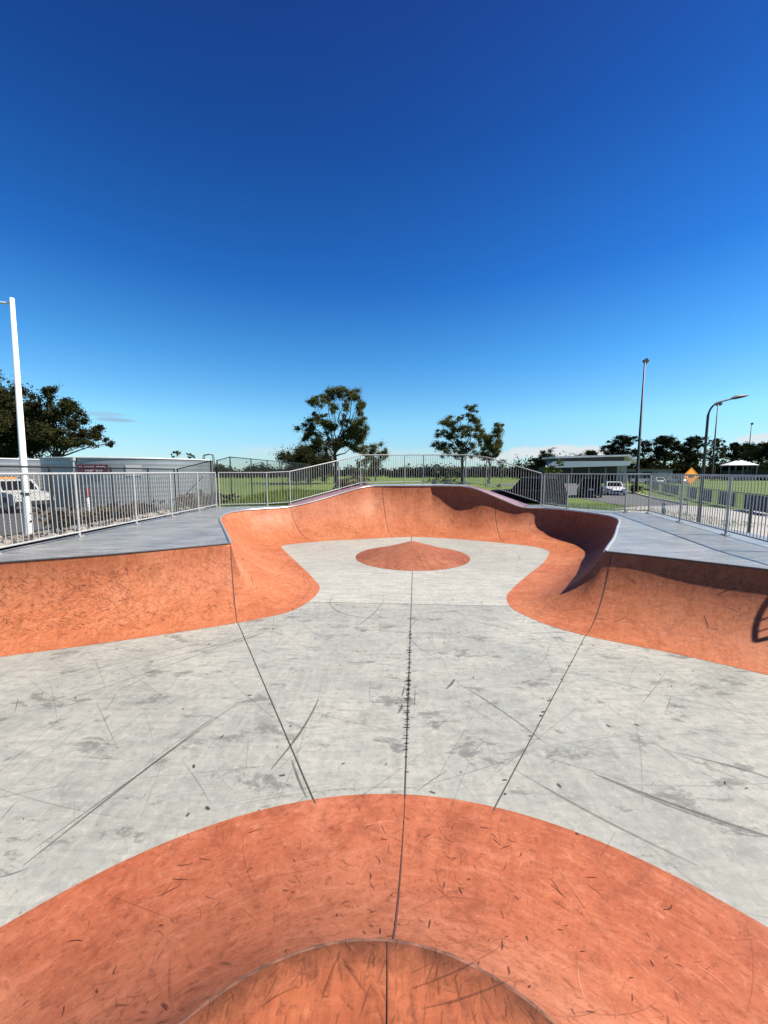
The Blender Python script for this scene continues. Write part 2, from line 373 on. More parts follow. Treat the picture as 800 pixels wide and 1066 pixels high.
# ------------------------------------------------------------------ the bowl: bottom line B, lip T, lip height
DL, DR = 1.12, 1.07
KEYS = [((-7.0,4.30),(-7.1,5.25),DL),((-5.21,4.98),(-5.82,5.80),DL),((-3.98,5.45),(-4.51,6.40),DL),((-2.44,6.16),(-2.98,7.35),DL),
 ((-1.72,6.64),(-2.98,7.35),DL),((-1.45,7.23),(-2.98,7.35),DL),((-1.38,8.02),(-3.08,7.56),DL),((-1.6,8.68),(-3.35,8.12),DL),
 ((-2.28,10.16),(-4.0,9.46),DL),((-3.19,12.07),(-4.80,11.15),DL),((-3.42,12.62),(-5.12,12.2),DL),((-3.45,12.77),(-5.2,12.9),DL),
 ((-3.38,12.97),(-4.95,13.8),DL),((-3.2,13.12),(-4.4,14.35),DL),((-2.6,13.5),(-3.75,14.94),DL),((-1.76,13.88),(-2.95,15.4),1.27),
 ((-1.0,14.08),(-1.96,16.0),1.54),((-.4,14.27),(-1.0,16.45),1.80),((.1,14.42),(-.42,16.75),1.87),((1.11,14.61),(1.2,16.85),1.88),
 ((2.0,14.42),(2.12,16.88),1.88),((2.75,14.12),(2.85,16.58),1.88),((3.4,13.8),(3.45,16.27),1.86),((3.9,13.5),(3.92,15.95),1.74),((4.35,13.2),(4.75,15.5),1.38),
 ((4.75,12.93),(5.45,15.12),1.10),((5.05,12.65),(6.15,14.9),DR),((5.15,12.5),(6.6,14.5),DR),((5.2,12.2),(7.02,13.62),DR),
 ((5.21,11.92),(7.25,12.42),DR),((5.1,11.65),(7.0,11.4),DR),((4.4,10.4),(5.95,9.7),DR),((3.41,9.01),(5.0,8.24),DR),((2.59,7.76),(4.3,7.25),DR),
 ((2.4,7.28),(3.98,6.80),DR),((2.36,6.81),(3.98,6.80),DR),((2.55,6.3),(3.98,6.80),DR),((2.73,6.02),(3.98,6.80),DR),((3.1,5.65),(4.06,6.74),DR),
 ((3.99,5.09),(4.76,6.24),DR),((4.74,4.51),(5.60,5.54),DR),((6.0,3.4),(6.95,4.40),DR)]
NK = len(KEYS)
tk = [0.0]
for i in range(1, NK):
    a, b = KEYS[i-1], KEYS[i]
    tk.append(tk[-1] + max(.05, .5*math.dist(a[0], b[0]) + .5*math.dist(a[1], b[1])))
def hermite(vals, t, stops=()):
    i = max(0, min(NK-2, next((k-1 for k in range(1, NK) if t <= tk[k]), NK-2)))
    def tan(k):
        if k in stops: return None
        a, b = max(0, k-1), min(NK-1, k+1)
        return tuple((y-x)/(tk[b]-tk[a]) for x, y in zip(vals[a], vals[b]))
    h = tk[i+1]-tk[i]; s = (t-tk[i])/h
    sl = tuple((y-x)/h for x, y in zip(vals[i], vals[i+1]))
    m0, m1 = tan(i) or sl, tan(i+1) or sl
    return tuple((2*s**3-3*s*s+1)*p + (s**3-2*s*s+s)*h*a + (-2*s**3+3*s*s)*q + (s**3-s*s)*h*b for p, q, a, b in zip(vals[i], vals[i+1], m0, m1))
Bv = [k[0] for k in KEYS]; Tv = [k[1] for k in KEYS]; Zv = [(k[2],) for k in KEYS]
TSTOP = (3, 4, 5, 20, 34, 35, 36, 37)
def lip(t):
    x, y = hermite(Tv, t, TSTOP); z, = hermite(Zv, t); return Vector((x, y, z))
def kidx(t):
    i = max(0, min(NK-2, next((k-1 for k in range(1, NK) if t <= tk[k]), NK-2)))
    return i+(t-tk[i])/(tk[i+1]-tk[i])
def pw(x, pts):
    if x <= pts[0][0]: return pts[0][1]
    for (a, p), (b, q) in zip(pts, pts[1:]):
        if x <= b: return p+(q-p)*smooth01((x-a)/(b-a))
    return pts[-1][1]
def prof_tangent(r, h, v):
    if r >= h*.98:
        Rr = (r*r+h*h)/(2*h); a = math.acos(max(-1, min(1, (Rr-h)/Rr)))*v
        return Rr*math.sin(a), Rr*(1-math.cos(a))
    arc = r*math.pi/2; s = v*(arc+(h-r))
    if s <= arc: return r*math.sin(s/r), r*(1-math.cos(s/r))
    return r, r+s-arc
def prof_steep(r, h, v, am):
    R2 = h/(1-math.cos(am)); f = r-R2*math.sin(am)
    if f <= 0: return prof_tangent(r, h, v)
    s = v*(f+R2*am)
    if s <= f: return s, 0
    a = (s-f)/R2; return f+R2*math.sin(a), R2*(1-math.cos(a))
def prof_bank(r, h, v, am):
    c = math.atan2(h, r)
    if 2*c <= am: return prof_tangent(r, h, v)
    a0 = 2*c-am; Rr = math.hypot(r, h)/(2*math.sin((am-a0)/2)); a = a0+(am-a0)*v
    return Rr*(math.sin(a)-math.sin(a0)), Rr*(math.cos(a0)-math.cos(a))
def surf(t, v):
    """v 0 at the flat, 1 at the lip"""
    b = Vector((*hermite(Bv, t), 0)); T = lip(t); h = T.z; d = Vector((T.x-b.x, T.y-b.y, 0)); r = d.length; d /= r
    k = kidx(t); x, z = prof_tangent(r, h, v)
    ws = pw(k, [(8, 0), (11, .45), (14, .3), (17, 0), (19.5, 0), (21, .75), (26, .85), (30, .85), (33, .25), (34, 0)])
    if ws > 0: x2, z2 = prof_steep(r, h, v, R(84)); x += (x2-x)*ws; z += (z2-z)*ws
    wb = pw(k, [(34, 0), (37.5, 1)])
    if wb > 0: x2, z2 = prof_bank(r, h, v, R(68.6)); x += (x2-x)*wb; z += (z2-z)*wb
    return b + d*x + Vector((0, 0, z+.0006*min(1, v*30)))
def snorm(t, v):
    e = .01; a = surf(min(t+e, tk[-1]), v)-surf(max(t-e, 0), v); b = surf(t, min(1, v+e))-surf(t, max(0, v-e))
    n = a.cross(b)
    if n.length < 1e-9: return Vector((0, 0, 1))
    n.normalize(); return n if n.z > 0 or n.z == 0 else -n
ts = []
for i in range(NK-1):
    n = max(3, int((tk[i+1]-tk[i])/.09))
    ts += [tk[i] + (tk[i+1]-tk[i])*k/n for k in range(n)]
ts.append(tk[-1])
NV = 22
def scuff_strip(mb, P, W, mi):
    """P: list of (pos, normal); tapered ribbon lying just on the surface"""
    n = len(P); L = 0
    rows = []; uvs = []; off = rnd.uniform(0, 50)
    for i, (p, nm) in enumerate(P):
        d = (P[min(i+1, n-1)][0]-P[max(i-1, 0)][0]).normalized(); s = d.cross(nm).normalized()
        if i: L += (p-P[i-1][0]).length
        wd = W*.5*(.25+.75*math.sin(math.pi*(i+.4)/(n-.2)))
        rows.append([p+nm*.004-s*wd, p+nm*.004+s*wd]); uvs.append([(off+L, 0), (off+L, 1)])
    mb.grid(rows, mi, uvs, smooth=True)

bowl = empty('skate_bowl', (0, 0, 0), 0, 'orange concrete skate bowl wall curving round the flat with steel coping and raised decks', 'skate bowl')
mb = MB()
rows, uvs = [], []
for t in ts:
    rows.append([surf(t, j/NV) for j in range(NV+1)]); uvs.append([(t, j/NV*1.9) for j in range(NV+1)])
mb.grid(rows, 0, uvs)
for t in (0, tk[-1]):                                             # closed ends
    e = [surf(t, j/NV) for j in range(NV+1)]; T = lip(t); mb.face(e + [Vector((T.x, T.y, -.1)), Vector((e[0].x, e[0].y, -.1))], 0)
for t in (tk[3], tk[14]+.1, tk[18]+.3, tk[24]-.2, tk[38]):          # construction joints up the wall
    scuff_strip(mb, [(surf(t, j/16), snorm(t, j/16)) for j in range(17)], .02, 1)
def tpick(a, b):
    f = lambda k: tk[int(k)]+(k-int(k))*(tk[min(NK-1, int(k)+1)]-tk[int(k)])
    return rnd.uniform(f(a), f(b))
def rnd_scuff(a, b, n, wlo, whi, llo, lhi, mi, vlo=.03, vhi=.95, steep=1):
    for _ in range(n):
        t0, v0 = tpick(a, b), rnd.uniform(vlo, vhi); L = rnd.uniform(llo, lhi); an = (rnd.choice((.75, -.75))+rnd.gauss(0, .3)+rnd.choice((0, math.pi))) if lhi < .3 else rnd.uniform(0, 2*math.pi); cv = rnd.gauss(0, .15)
        pts = []
        for k in range(7):
            q = k/6; aa = an+cv*q; t = t0+L*q*math.cos(aa); v = v0+L*q*math.sin(aa)*.55*steep
            if not (0.02 < v < .97 and .1 < t < tk[-1]-.1): break
            pts.append((surf(t, v), snorm(t, v)))
        if len(pts) > 3: scuff_strip(mb, pts, rnd.uniform(wlo, whi), mi)
rnd_scuff(0, 3, 800, .004, .009, .03, .13, 2, .2, .9)
rnd_scuff(.9, 2.2, 350, .005, .010, .03, .12, 2, .3, .85)
rnd_scuff(0, 3, 160, .003, .007, .15, .5, 2)
rnd_scuff(4, 41, 260, .004, .009, .06, .4, 2)
rnd_scuff(6, 31, 70, .004, .010, .8, 2.6, 2, .05, .6, .5)
rnd_scuff(0, 41, 60, .004, .009, .1, .6, 3)
rnd_scuff(37, 41, 60, .003, .007, .1, .5, 3)
rnd_scuff(0, 3, 60, .005, .011, .03, .11, 4, .2, .85)
rnd_scuff(4, 41, 90, .006, .012, .05, .3, 4)
mb.build('transition', [M['orange'], M['joint_o'], M['scuff_o'], M['scuff_w'], M['scuff_d']], bowl, fix=False)
for p_ in (bpy.data.objects['transition'].data,):
    bm = bmesh.new(); bm.from_mesh(p_); bmesh.ops.remove_doubles(bm, verts=bm.verts, dist=1e-5); bm.to_mesh(p_); bm.free()
def lip_tube(name, k0, k1, r_, dz, mat, label=None):
    mb = MB(); pts = []
    for t in ts:
        if not tk[k0]-1e-6 <= t <= tk[k1]+1e-6: continue
        p = lip(t)+Vector((0, 0, dz))
        if not pts or (p-pts[-1]).length > .02: pts.append(p)
    mb.tube(pts, r_, 10); o = mb.build(name, mat, bowl)
    if label: o['label'] = label
lip_tube('coping', 5, 34, .030, .005, M['coping'])
lip_tube('edge_strip', 0, 5, .014, -.004, M['shaded_coping'], 'thin steel coping along the left front edge, coloured dark as if shaded')  # front coping: its shade is painted in as a dark colour
lip_tube('edge_strip', 34, 41, .018, -.002, M['shaded_coping'], 'thin steel coping along the right front edge, coloured dark as if shaded')

def strip_between(k0, k1, n=12):
    return [lip(tk[k0]+(tk[k1]-tk[k0])*i/n) for i in range(n+1)]
def lip_run(k0, k1):
    out = []
    for t in ts:
        if tk[k0]-1e-6 <= t <= tk[k1]+1e-6:
            p = lip(t)
            if not out or (p-out[-1]).length > .03: out.append(p)
    return out
def deck_ngon(name, inner, outer, z, mat, label):
    mb = MB(); poly = [(p.x, p.y) for p in inner] + outer
    mb.face([(x, y, z) for x, y in poly], 0)
    n = len(poly)
    for i in range(len(inner)-1, n):                               # outer skirt
        a, b = poly[i], poly[(i+1) % n]
        mb.face([(a[0], a[1], -.25), (b[0], b[1], -.25), (b[0], b[1], z), (a[0], a[1], z)], 0)
    o = mb.build(name, mat, bowl); o['label'] = label; return o
deck_ngon('deck', lip_run(0, 14), [(-3.98, 15.85), (-6.75, 15.15), (-6.72, 5.35)], DL, M['deck'], 'blue grey sealed concrete deck behind the silver rail')
deck_ngon('deck', lip_run(25, 41), [(7.65, 4.35), (9.42, 13.25), (8.6, 13.75), (7.35, 15.2), (7.1, 16.7), (6.3, 16.55)], DR, M['deck_r'], 'pale concrete deck crossed by the shadow of the rail')
def ramp_strip(name, k0, k1, outer, mat, label):
    inner = strip_between(k0, k1, 16); n = 16
    out = []
    for i in range(n+1):
        s = i/n*(len(outer)-1); j = min(int(s), len(outer)-2); out.append(Vector(lerp(outer[j], outer[j+1], s-j)))
    mb = MB(); mb.grid([[a, a.lerp(b, .5), b, Vector((b.x, b.y, -.25))] for a, b in zip(inner, out)], 0, smooth=False)
    o = mb.build(name, mat, bowl); o['label'] = label; return o
ramp_strip('ramp', 14, 18, [(-3.98, 15.85, 1.15), (-3.1, 16.45, 1.39), (-2.1, 17.0, 1.66), (-1.2, 17.5, 1.88), (-.6, 17.8, 1.93)], M['ramp'], 'faded red ramp strip climbing to the raised back platform')
ramp_strip('platform', 18, 22, [(-.6, 17.8, 1.93), (.4, 18.05, 1.93), (1.25, 18.1, 1.93), (2.9, 18.05, 1.93), (3.95, 17.85, 1.9)], M['platform'], 'raised concrete platform at the top of the back wall')
ramp_strip('ramp', 22, 25, [(3.95, 17.85, 1.88), (4.6, 17.6, 1.72), (5.6, 17.2, 1.33), (6.3, 16.55, DR)], M['ramp'], 'faded pink red ramp falling from the platform beside the dark wagon')

# floor ----------------------------------------------------------------
mb = MB()
mb.face([(-9, -6, -.002), (9, -6, -.002), (9, 17, -.002), (-9, 17, -.002)], 0)
def gline(a, b, wd, mi, z=.002):
    a, b = Vector((*a, 0)), Vector((*b, 0)); d = (b-a).normalized(); s = Vector((-d.y, d.x, 0))*wd*.5; u = Vector((0, 0, z))
    L = (b-a).length
    mb.face([a-s+u, b-s+u, b+s+u, a+s+u], mi, [(0, 0), (L, 0), (L, 1), (0, 1)])
gline((.16, 2.70), (.72, 9.5), .011, 1); gline((.93, 12.8), (1.06, 14.62), .02, 1)
gline((-.52, 2.66), (-2.44, 6.18), .010, 1); gline((.81, 2.60), (3.1, 5.67), .009, 1); gline((-1.38, 7.18), (2.4, 6.95), .008, 1, .0025)
Z = Vector((0, 0, 1))
def fl(pts): return [(Vector((x, y, 0)), Z) for x, y in pts]
def arc_pts(p, an, L, cv, n=10):
    out = [p]; x, y = p
    for k in range(n):
        x += L/n*math.cos(an); y += L/n*math.sin(an); an += cv/n; out.append((x, y))
    return out
# long carve marks copied from the photo's own
for a, b, wd, mi in (((-2.3, 2.2), (-1.75, 3.65), .02, 2), ((-2.33, 2.3), (-1.6, 3.9), .012, 2), ((-2.1, 2.9), (-1.5, 4.0), .010, 3),
                     ((-3.9, 3.6), (-1.6, 6.4), .018, 3), ((-4.6, 3.9), (-1.5, 6.2), .014, 3), ((-3.4, 4.6), (-1.7, 5.9), .01, 2),
                     ((1.75, 2.95), (2.85, 2.3), .024, 2), ((1.78, 2.93), (2.6, 2.4), .012, 2), ((1.1, 3.0), (2.0, 2.2), .012, 2), ((2.2, 3.6), (3.4, 2.5), .010, 3),
                     ((1.9, 4.9), (4.2, 3.5), .012, 3), ((2.3, 5.6), (4.4, 4.3), .012, 3), ((2.6, 3.2), (3.4, 2.75), .014, 2), ((.9, 4.3), (1.5, 3.3), .014, 2),
                     ((-.5, 5.9), (.0, 7.3), .016, 2), ((-.95, 3.0), (-.72, 4.0), .024, 2), ((-.80, 3.1), (-.6, 2.72), .02, 2), ((.72, 4.2), (.86, 4.42), .035, 2),
                     ((.15, 3.75), (.2, 3.9), .03, 2), ((.2, 4.05), (.24, 4.25), .02, 2), ((-2.2, 5.4), (-1.9, 5.75), .02, 2), ((2.35, 10.6), (1.0, 12.9), .02, 3)):
    cv = rnd.uniform(-.05, .05); m = Vector((*a, 0)).lerp(Vector((*b, 0)), .5)
    pp = [lerp(a, b, k/10) for k in range(11)]; nx, ny = -(b[1]-a[1]), b[0]-a[0]
    scuff_strip(mb, fl([(x+nx*cv*math.sin(math.pi*k/10), y+ny*cv*math.sin(math.pi*k/10)) for k, (x, y) in enumerate(pp)]), wd, mi)
for cx, cy, r, a0, a1 in ((-.1, 7.3, .95, 2.7, 5.4), (1.5, 5.7, 1.1, 2.4, 4.2), (1.9, 11.8, 2.2, -.9, .3)):
    scuff_strip(mb, fl([(cx+r*math.cos(a0+(a1-a0)*k/24), cy+r*math.sin(a0+(a1-a0)*k/24)) for k in range(25)]), .014, 2 if cx < 0 else 3)
for _ in range(300):
    p = (rnd.uniform(-6, 5.5), rnd.uniform(1.7, 7)); scuff_strip(mb, fl(arc_pts(p, rnd.gauss(.9, .8)*rnd.choice((1, -1)), rnd.uniform(.15, 1.8), rnd.gauss(0, .18))), rnd.uniform(.003, .008), 3)
for _ in range(70):
    p = (rnd.uniform(-5, 4.5), rnd.uniform(1.9, 8.5)); scuff_strip(mb, fl(arc_pts(p, rnd.uniform(0, 6.3), rnd.uniform(.05, .35), rnd.gauss(0, .2), 5)), rnd.uniform(.003, .010), 2)
for _ in range(70):
    p = (rnd.uniform(-4, 4), rnd.uniform(2.4, 6)); scuff_strip(mb, fl(arc_pts(p, rnd.uniform(0, 6.3), rnd.uniform(.01, .05), 0, 3)), rnd.uniform(.008, .022), 4)
for _ in range(60):
    p = (rnd.uniform(-2.5, 4.5), rnd.uniform(7.5, 14)); scuff_strip(mb, fl(arc_pts(p, rnd.uniform(0, 6.3), rnd.uniform(.3, 2.4), rnd.gauss(0, .3))), rnd.uniform(.005, .012), 3)
for _ in range(110):                                               # rubber ticks where wheels hit the joints
    if rnd.random() < .88: s = rnd.betavariate(3, 6); x, y = .16+.56*s*.72, 2.75+6.7*s*.72; an = .1
    else: s = rnd.random(); x, y = .81+2.29*s, 2.65+3.0*s; an = -.6
    l = rnd.uniform(.015, .06); scuff_strip(mb, fl([(x-l*math.cos(an)*rnd.random(), y), (x, y+.004), (x+l*math.cos(an)*.6, y)]), rnd.uniform(.010, .022), 4)
fo = mb.build('concrete_floor', [M['floor'], M['joint'], M['scuff'], M['scuff_soft'], M['tick']], None, fix=False); fo['kind'] = 'structure'

# mound ----------------------------------------------------------------
mb = MB(); cx, cy, rr, hh = .84, 11.2, 1.68, .47
rows, uvs = [], []
NA = 64
for i in range(19):
    q = i/18; r_ = rr*(1-q); z = hh*(q**1.12) if q < .93 else hh*(.93**1.12 + (q-.93)*.6)
    rows.append([(cx+r_*math.cos(2*math.pi*k/NA), cy+r_*math.sin(2*math.pi*k/NA), z) for k in range(NA)])
    uvs.append([(4*abs(k/NA-.5)*3+k*.01, q*1.6) for k in range(NA+1)])
mb.grid(rows, 0, [u[:NA] for u in uvs], closed=True)
bp = mb.build('concrete_mound', [M['mound']], None)
tag(bp, 'low orange concrete cone rising from the middle of the grey flat', 'mound')

# the rounded hip in front -----------------------------------------------
hip = empty('rounded_hip', (0, 0, 0), 0, 'rounded orange concrete hip curving down from a worn round deck in the foreground', 'skate ramp')
HC = Vector((0, -.23, 0)); RI, RO, HD = .735, 2.98, 1.10; IC = Vector((-.04, .28, 0))
def hsurf(s, v):
    """s metres-ish param: -inf..inf around; straight flanks behind the centre"""
    ss = max(0, min(math.pi, s)); back = (s if s < 0 else (math.pi-s if s > math.pi else 0))*3.2
    d = Vector((-math.cos(ss), math.sin(ss), 0)); o, i = HC+d*RO+Vector((0, back, 0)), IC+d*RI+Vector((0, back, 0))
    r = (i-o).length; x, z = prof_tangent(r, HD, v)
    return o+(i-o)*(x/r)+Vector((0, 0, z))
def hnorm(s, v):
    e = .01; a = hsurf(s+e, v)-hsurf(s-e, v); b = hsurf(s, min(1, v+e))-hsurf(s, max(0, v-e)); n = a.cross(b).normalized()
    return n if n.z > 0 else -n
mb = MB(); S = [-1.2+(math.pi+2.4)*i/150 for i in range(151)]; NVH = 26
mb.grid([[hsurf(s, j/NVH) for j in range(NVH+1)] for s in S], 0, [[(s*2.1, j/NVH*2.2) for j in range(NVH+1)] for s in S])
sj = math.pi/2+.056
scuff_strip(mb, [(hsurf(sj, j/20), hnorm(sj, j/20)) for j in range(21)], .008, 1)
def hip_scuffs(n, llo, lhi, wlo, whi, mi, vlo=.05, vhi=.97, dirs=None):
    for _ in range(n):
        s0, v0 = rnd.uniform(.35, math.pi-.35), rnd.uniform(vlo, vhi); L = rnd.uniform(llo, lhi); cv = rnd.gauss(0, .25)
        an = rnd.uniform(0, 6.3) if dirs is None else rnd.gauss(dirs, .45)*(1 if s0 < math.pi/2 else 1)
        pts = []
        for k in range(7):
            q = k/6; s = s0+L*q*math.cos(an+cv*q)/2.1; v = v0+L*q*math.sin(an+cv*q)/2.1
            if not .02 < v < .98: break
            pts.append((hsurf(s, v), hnorm(s, v)))
        if len(pts) > 3: scuff_strip(mb, pts, rnd.uniform(wlo, whi), mi)
hip_scuffs(420, .02, .12, .0015, .004, 2); hip_scuffs(60, .04, .12, .004, .008, 2, .1, .9, .9); hip_scuffs(60, .2, .7, .0015, .004, 2)
hip_scuffs(14, .1, .5, .002, .005, 3)
hip_scuffs(120, .03, .11, .003, .0065, 4, .08, .95, .9); hip_scuffs(50, .02, .08, .003, .006, 4, .08, .95, -.9); hip_scuffs(40, .02, .05, .004, .008, 4)
mb.build('transition', [M['orange_near'], M['joint_o'], M['scuff_o'], M['scuff_w'], M['scuff_d']], hip, fix=False)
mb = MB()
ring = [hsurf(s, 1) for s in S]
# worn lip: a slightly ragged, dark scuffed edge band, then the deck
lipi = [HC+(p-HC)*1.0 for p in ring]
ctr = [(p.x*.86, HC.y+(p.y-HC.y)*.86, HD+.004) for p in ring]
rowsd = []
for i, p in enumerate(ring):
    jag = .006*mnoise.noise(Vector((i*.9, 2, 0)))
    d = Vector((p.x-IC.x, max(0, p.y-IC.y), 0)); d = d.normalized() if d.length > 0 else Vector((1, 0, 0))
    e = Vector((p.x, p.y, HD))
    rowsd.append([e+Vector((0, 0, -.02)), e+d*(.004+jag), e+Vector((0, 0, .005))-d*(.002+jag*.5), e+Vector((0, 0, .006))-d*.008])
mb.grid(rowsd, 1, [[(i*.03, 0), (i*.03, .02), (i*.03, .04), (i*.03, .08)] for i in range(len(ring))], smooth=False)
inner = [r_[3] for r_ in rowsd]
mb.face(inner, 0)
scuff_strip(mb, [(Vector((.012, 1.005, HD+.006)).lerp(Vector((-.03, -1.5, HD+.006)), k/10), Z) for k in range(11)], .007, 2)
for _ in range(420):
    a = rnd.uniform(.2, 2.94); r_ = RI-rnd.random()**2.2*.5-.02; p = (IC.x-r_*math.cos(a), IC.y+r_*math.sin(a))
    near = r_ > RI-.15
    scuff_strip(mb, [(Vector((x, y, HD+.006)), Z) for x, y in arc_pts(p, -1.57+rnd.gauss(0, .35) if rnd.random() < .6 else rnd.uniform(0, 6.3), rnd.uniform(.015, .07), rnd.gauss(0, .2), 5)], rnd.uniform(.0012, .004), 3)
for (x0, y0, an, L) in ((-.13, .97, -2.0, .10), (-.12, .97, -.9, .11), (-.13, .98, -1.5, .05), (.2, .93, -1.55, .07), (.1, .86, .15, .28), (.08, .9, .25, .3)):
    scuff_strip(mb, [(Vector((x, y, HD+.006)), Z) for x, y in arc_pts((x0, y0), an, L, .2, 8)], .005, 3)
mb.build('deck', [M['orange_deck'], M['worn_lip'], M['joint_o'], M['scuff_o']], hip, fix=False)

# ------------------------------------------------------------------ silver pool-type fences
FH = 1.34
def fence(name, label, pts, group):
    x0, y0, z0 = pts[0]
    root = empty(name, (x0, y0, z0), 0, label, 'fence', group)
    O = Vector((x0, y0, z0))
    for i, p in enumerate(pts):
        p = Vector(p)-O; mb = MB(); mb.tube([p, p+Vector((0, 0, FH-.01))], .027, 10)
        po = mb.build('post', M['galv'], root)
        mb = MB(); mb.box(p+Vector((0, 0, .009)), (.13, .13, .012)); 
        for sx_, sy_ in ((1, 1), (1, -1), (-1, 1), (-1, -1)): mb.tube([p+Vector((sx_*.045, sy_*.045, .015)), p+Vector((sx_*.045, sy_*.045, .032))], .009, 6)
        mb.build('base_plate', M['galv'], po)
        if i == len(pts)-1: break
        q = Vector(pts[i+1])-O; mb = MB(); up = Vector((0, 0, 1))
        mb.tube([p+up*FH, q+up*FH], .024, 10); mb.tube([p+up*.10, q+up*.10], .019, 8)
        L = (q-p).length; n = max(2, round(L/.108))
        for k in range(1, n):
            c = p.lerp(q, k/n); mb.tube([c+up*.10, c+up*(FH-.012)], .0088, 6, caps=False)
        mb.build('picket_panel', M['galv'], root)
    return root
G = 'silver railings round the skate bowl'
fence('steel_fence', 'silver picket railing along the blue grey deck in front of the water tank', [(-6.5, y, DL) for y in (5.75, 6.3, 8.1, 10.0, 11.7, 13.4, 14.85)], G)
fence('steel_fence', 'silver picket railing stepping up and over the raised back wall', [(-6.42, 14.95, DL), (-4.7, 15.42, DL), (-3.85, 15.72, 1.16), (-1.98, 16.95, 1.65), (-1.06, 17.4, 1.90), (.96, 17.85, 1.93), (1.83, 17.92, 1.93), (3.75, 17.72, 1.92), (4.6, 17.35, 1.80), (6.75, 16.5, 1.08)], G)
fence('steel_fence', 'grey picket railing edging the pale deck in front of road and yellow sign', [(6.82, 16.4, DR), (7.15, 14.95, DR), (8.48, 13.45, DR), (9.1, 13.15, DR), (8.42, 10.85, DR), (7.76, 8.62, DR), (7.2, 6.75, DR), (6.92, 4.82, DR)], G)

# ------------------------------------------------------------------ terrain
OUT = [(-9, -6), (9, -6), (9, 3.9), (7.65, 4.35), (9.42, 13.25), (8.6, 13.75), (7.35, 15.2), (7.1, 16.7), (6.3, 16.55), (5.6, 17.2), (4.6, 17.6), (3.95, 17.85),
       (1.25, 18.1), (-.6, 17.8), (-2.1, 17.0), (-3.1, 16.45), (-3.98, 15.85), (-6.75, 15.15), (-6.72, 5.35), (-7.1, 5.25), (-7.0, 4.3), (-9, 3.6)]
def sdist(x, y):
    ins = False; dm = 1e9; n = len(OUT)
    for i in range(n):
        ax, ay = OUT[i]; bx, by = OUT[(i+1) % n]
        if (ay > y) != (by > y) and x < (bx-ax)*(y-ay)/(by-ay)+ax: ins = not ins
        dx, dy = bx-ax, by-ay; q = max(0, min(1, ((x-ax)*dx+(y-ay)*dy)/(dx*dx+dy*dy)))
        dm = min(dm, math.hypot(x-ax-q*dx, y-ay-q*dy))
    return -dm if ins else dm
def ground_z(x, y):
    pl = smooth01((4-x)/6)*smooth01((62-y)/26)*smooth01((y-4)/3)
    if x < -7: pl *= 1-.2*smooth01((-7-x)/1.5)-.6*smooth01((-9-x)/3.5)
    z = 1.0*pl
    z += .42*math.exp(-(((x+5.0)/2.0)**2+((y-20.5)/2.6)**2))
    z += .30*math.exp(-(((x-9.3)/3.5)**2+((y-24.5)/3.5)**2))
    if math.hypot(x, y) < 60: z += .05*mnoise.noise(Vector((x*.35, y*.35, 0)))*pl
    return z
def terr(x, y):
    z = ground_z(x, y)-.012
    if -10 < x < 11 and -7 < y < 20:
        d = sdist(x, y)
        if d < -.35: return -.3
        if y > 5 and d < 2.5:                                     # soil banked up against the slab
            z = max(z, .95*(1-smooth01(max(0, d)/2.2))) if x < 4 else max(z, .8*(1-smooth01(max(0, d)/1.6)))
        if d < 0: z = min(z, .9)-.05
    return z
def axis(lo, hi, a, b, fine, mid):
    v = []; x = a
    while x <= b+1e-6: v.append(round(x, 4)); x += fine
    x = b; st = mid
    while x < hi: x += st; st *= 1.25; v.append(x)
    x = a; st = mid
    while x > lo: x -= st; st *= 1.25; v.insert(0, x)
    return v
xs = axis(-2500, 2500, -16, 14, .5, 1.0); ys = axis(-400, 4500, -8, 42, .5, 1.0)
mb = MB(); nx = len(xs)
for y in ys: mb.v += [(x, y, terr(x, y)) for x in xs]
for j in range(len(ys)-1):
    for i in range(nx-1):
        mb.f.append((j*nx+i, j*nx+i+1, (j+1)*nx+i+1, (j+1)*nx+i)); xc, yc = (xs[i]+xs[i+1])/2, (ys[j]+ys[j+1])/2
        bed = (-13.4 < xc < -6.4 and 5 < yc < 17.2+1.2*math.sin(xc)) or (-9 < xc < -6.2 and yc < 21 and yc > 15) or (-4.3 < xc < -1.6+.4*math.sin(yc) and 24 < yc < 38)
        mb.mi.append(1 if bed else 0); mb.sm.append(True); mb.uv += [(0, 0)]*4
tag(mb.build('ground', [M['lawn'], M['mulch']], None, fix=False), kind='structure')
def sheet(name, poly, z, mat):
    mb = MB(); mb.face([(x, y, z) for x, y in poly]); return tag(mb.build(name, mat, None, fix=False), kind='structure')
def smooth_poly(pts, n=5):
    out = []; L = len(pts)
    for i in range(L):
        a, b, c, d = (Vector(pts[(i+k-1) % L]) for k in range(4))
        for k in range(n):
            s = k/n; out.append(tuple(.5*((2*b)+(c-a)*s+(2*a-5*b+4*c-d)*s*s+(3*b-a-3*c+d)*s**3)))
    return out
sheet('car_park', [(-80, 12), (-13.6, 12), (-13.3, 20), (-13.4, 27), (-16, 37), (-80, 48)], .235, M['asphalt'])
sheet('road', [(17.4, 27.2), (18.3, 34), (19, 40), (20, 50), (22, 66), (21, 80), (44, 80), (37, 70), (32, 55), (28.5, 44), (25, 36), (22.4, 28.6)], .012, M['asphalt'])
sheet('concrete_path', [(10.2, 12.8), (8.6, 5), (30, 5), (27, 16), (24.5, 22), (22.4, 28.6), (17.4, 27.2), (12.5, 24), (11, 18)], .008, M['apron'])
mb = MB()                                                           # kerb along the road
kl = [(22.5, 28.6), (25.1, 36), (28.6, 44), (32.1, 55), (37.1, 70)]
for a, b in zip(kl, kl[1:]):
    d = (Vector(b)-Vector(a)).normalized(); s = Vector((d.y, -d.x))*.18
    mb.prism([a, b, (b[0]+s.x, b[1]+s.y), (a[0]+s.x, a[1]+s.y)], -.02, .13)
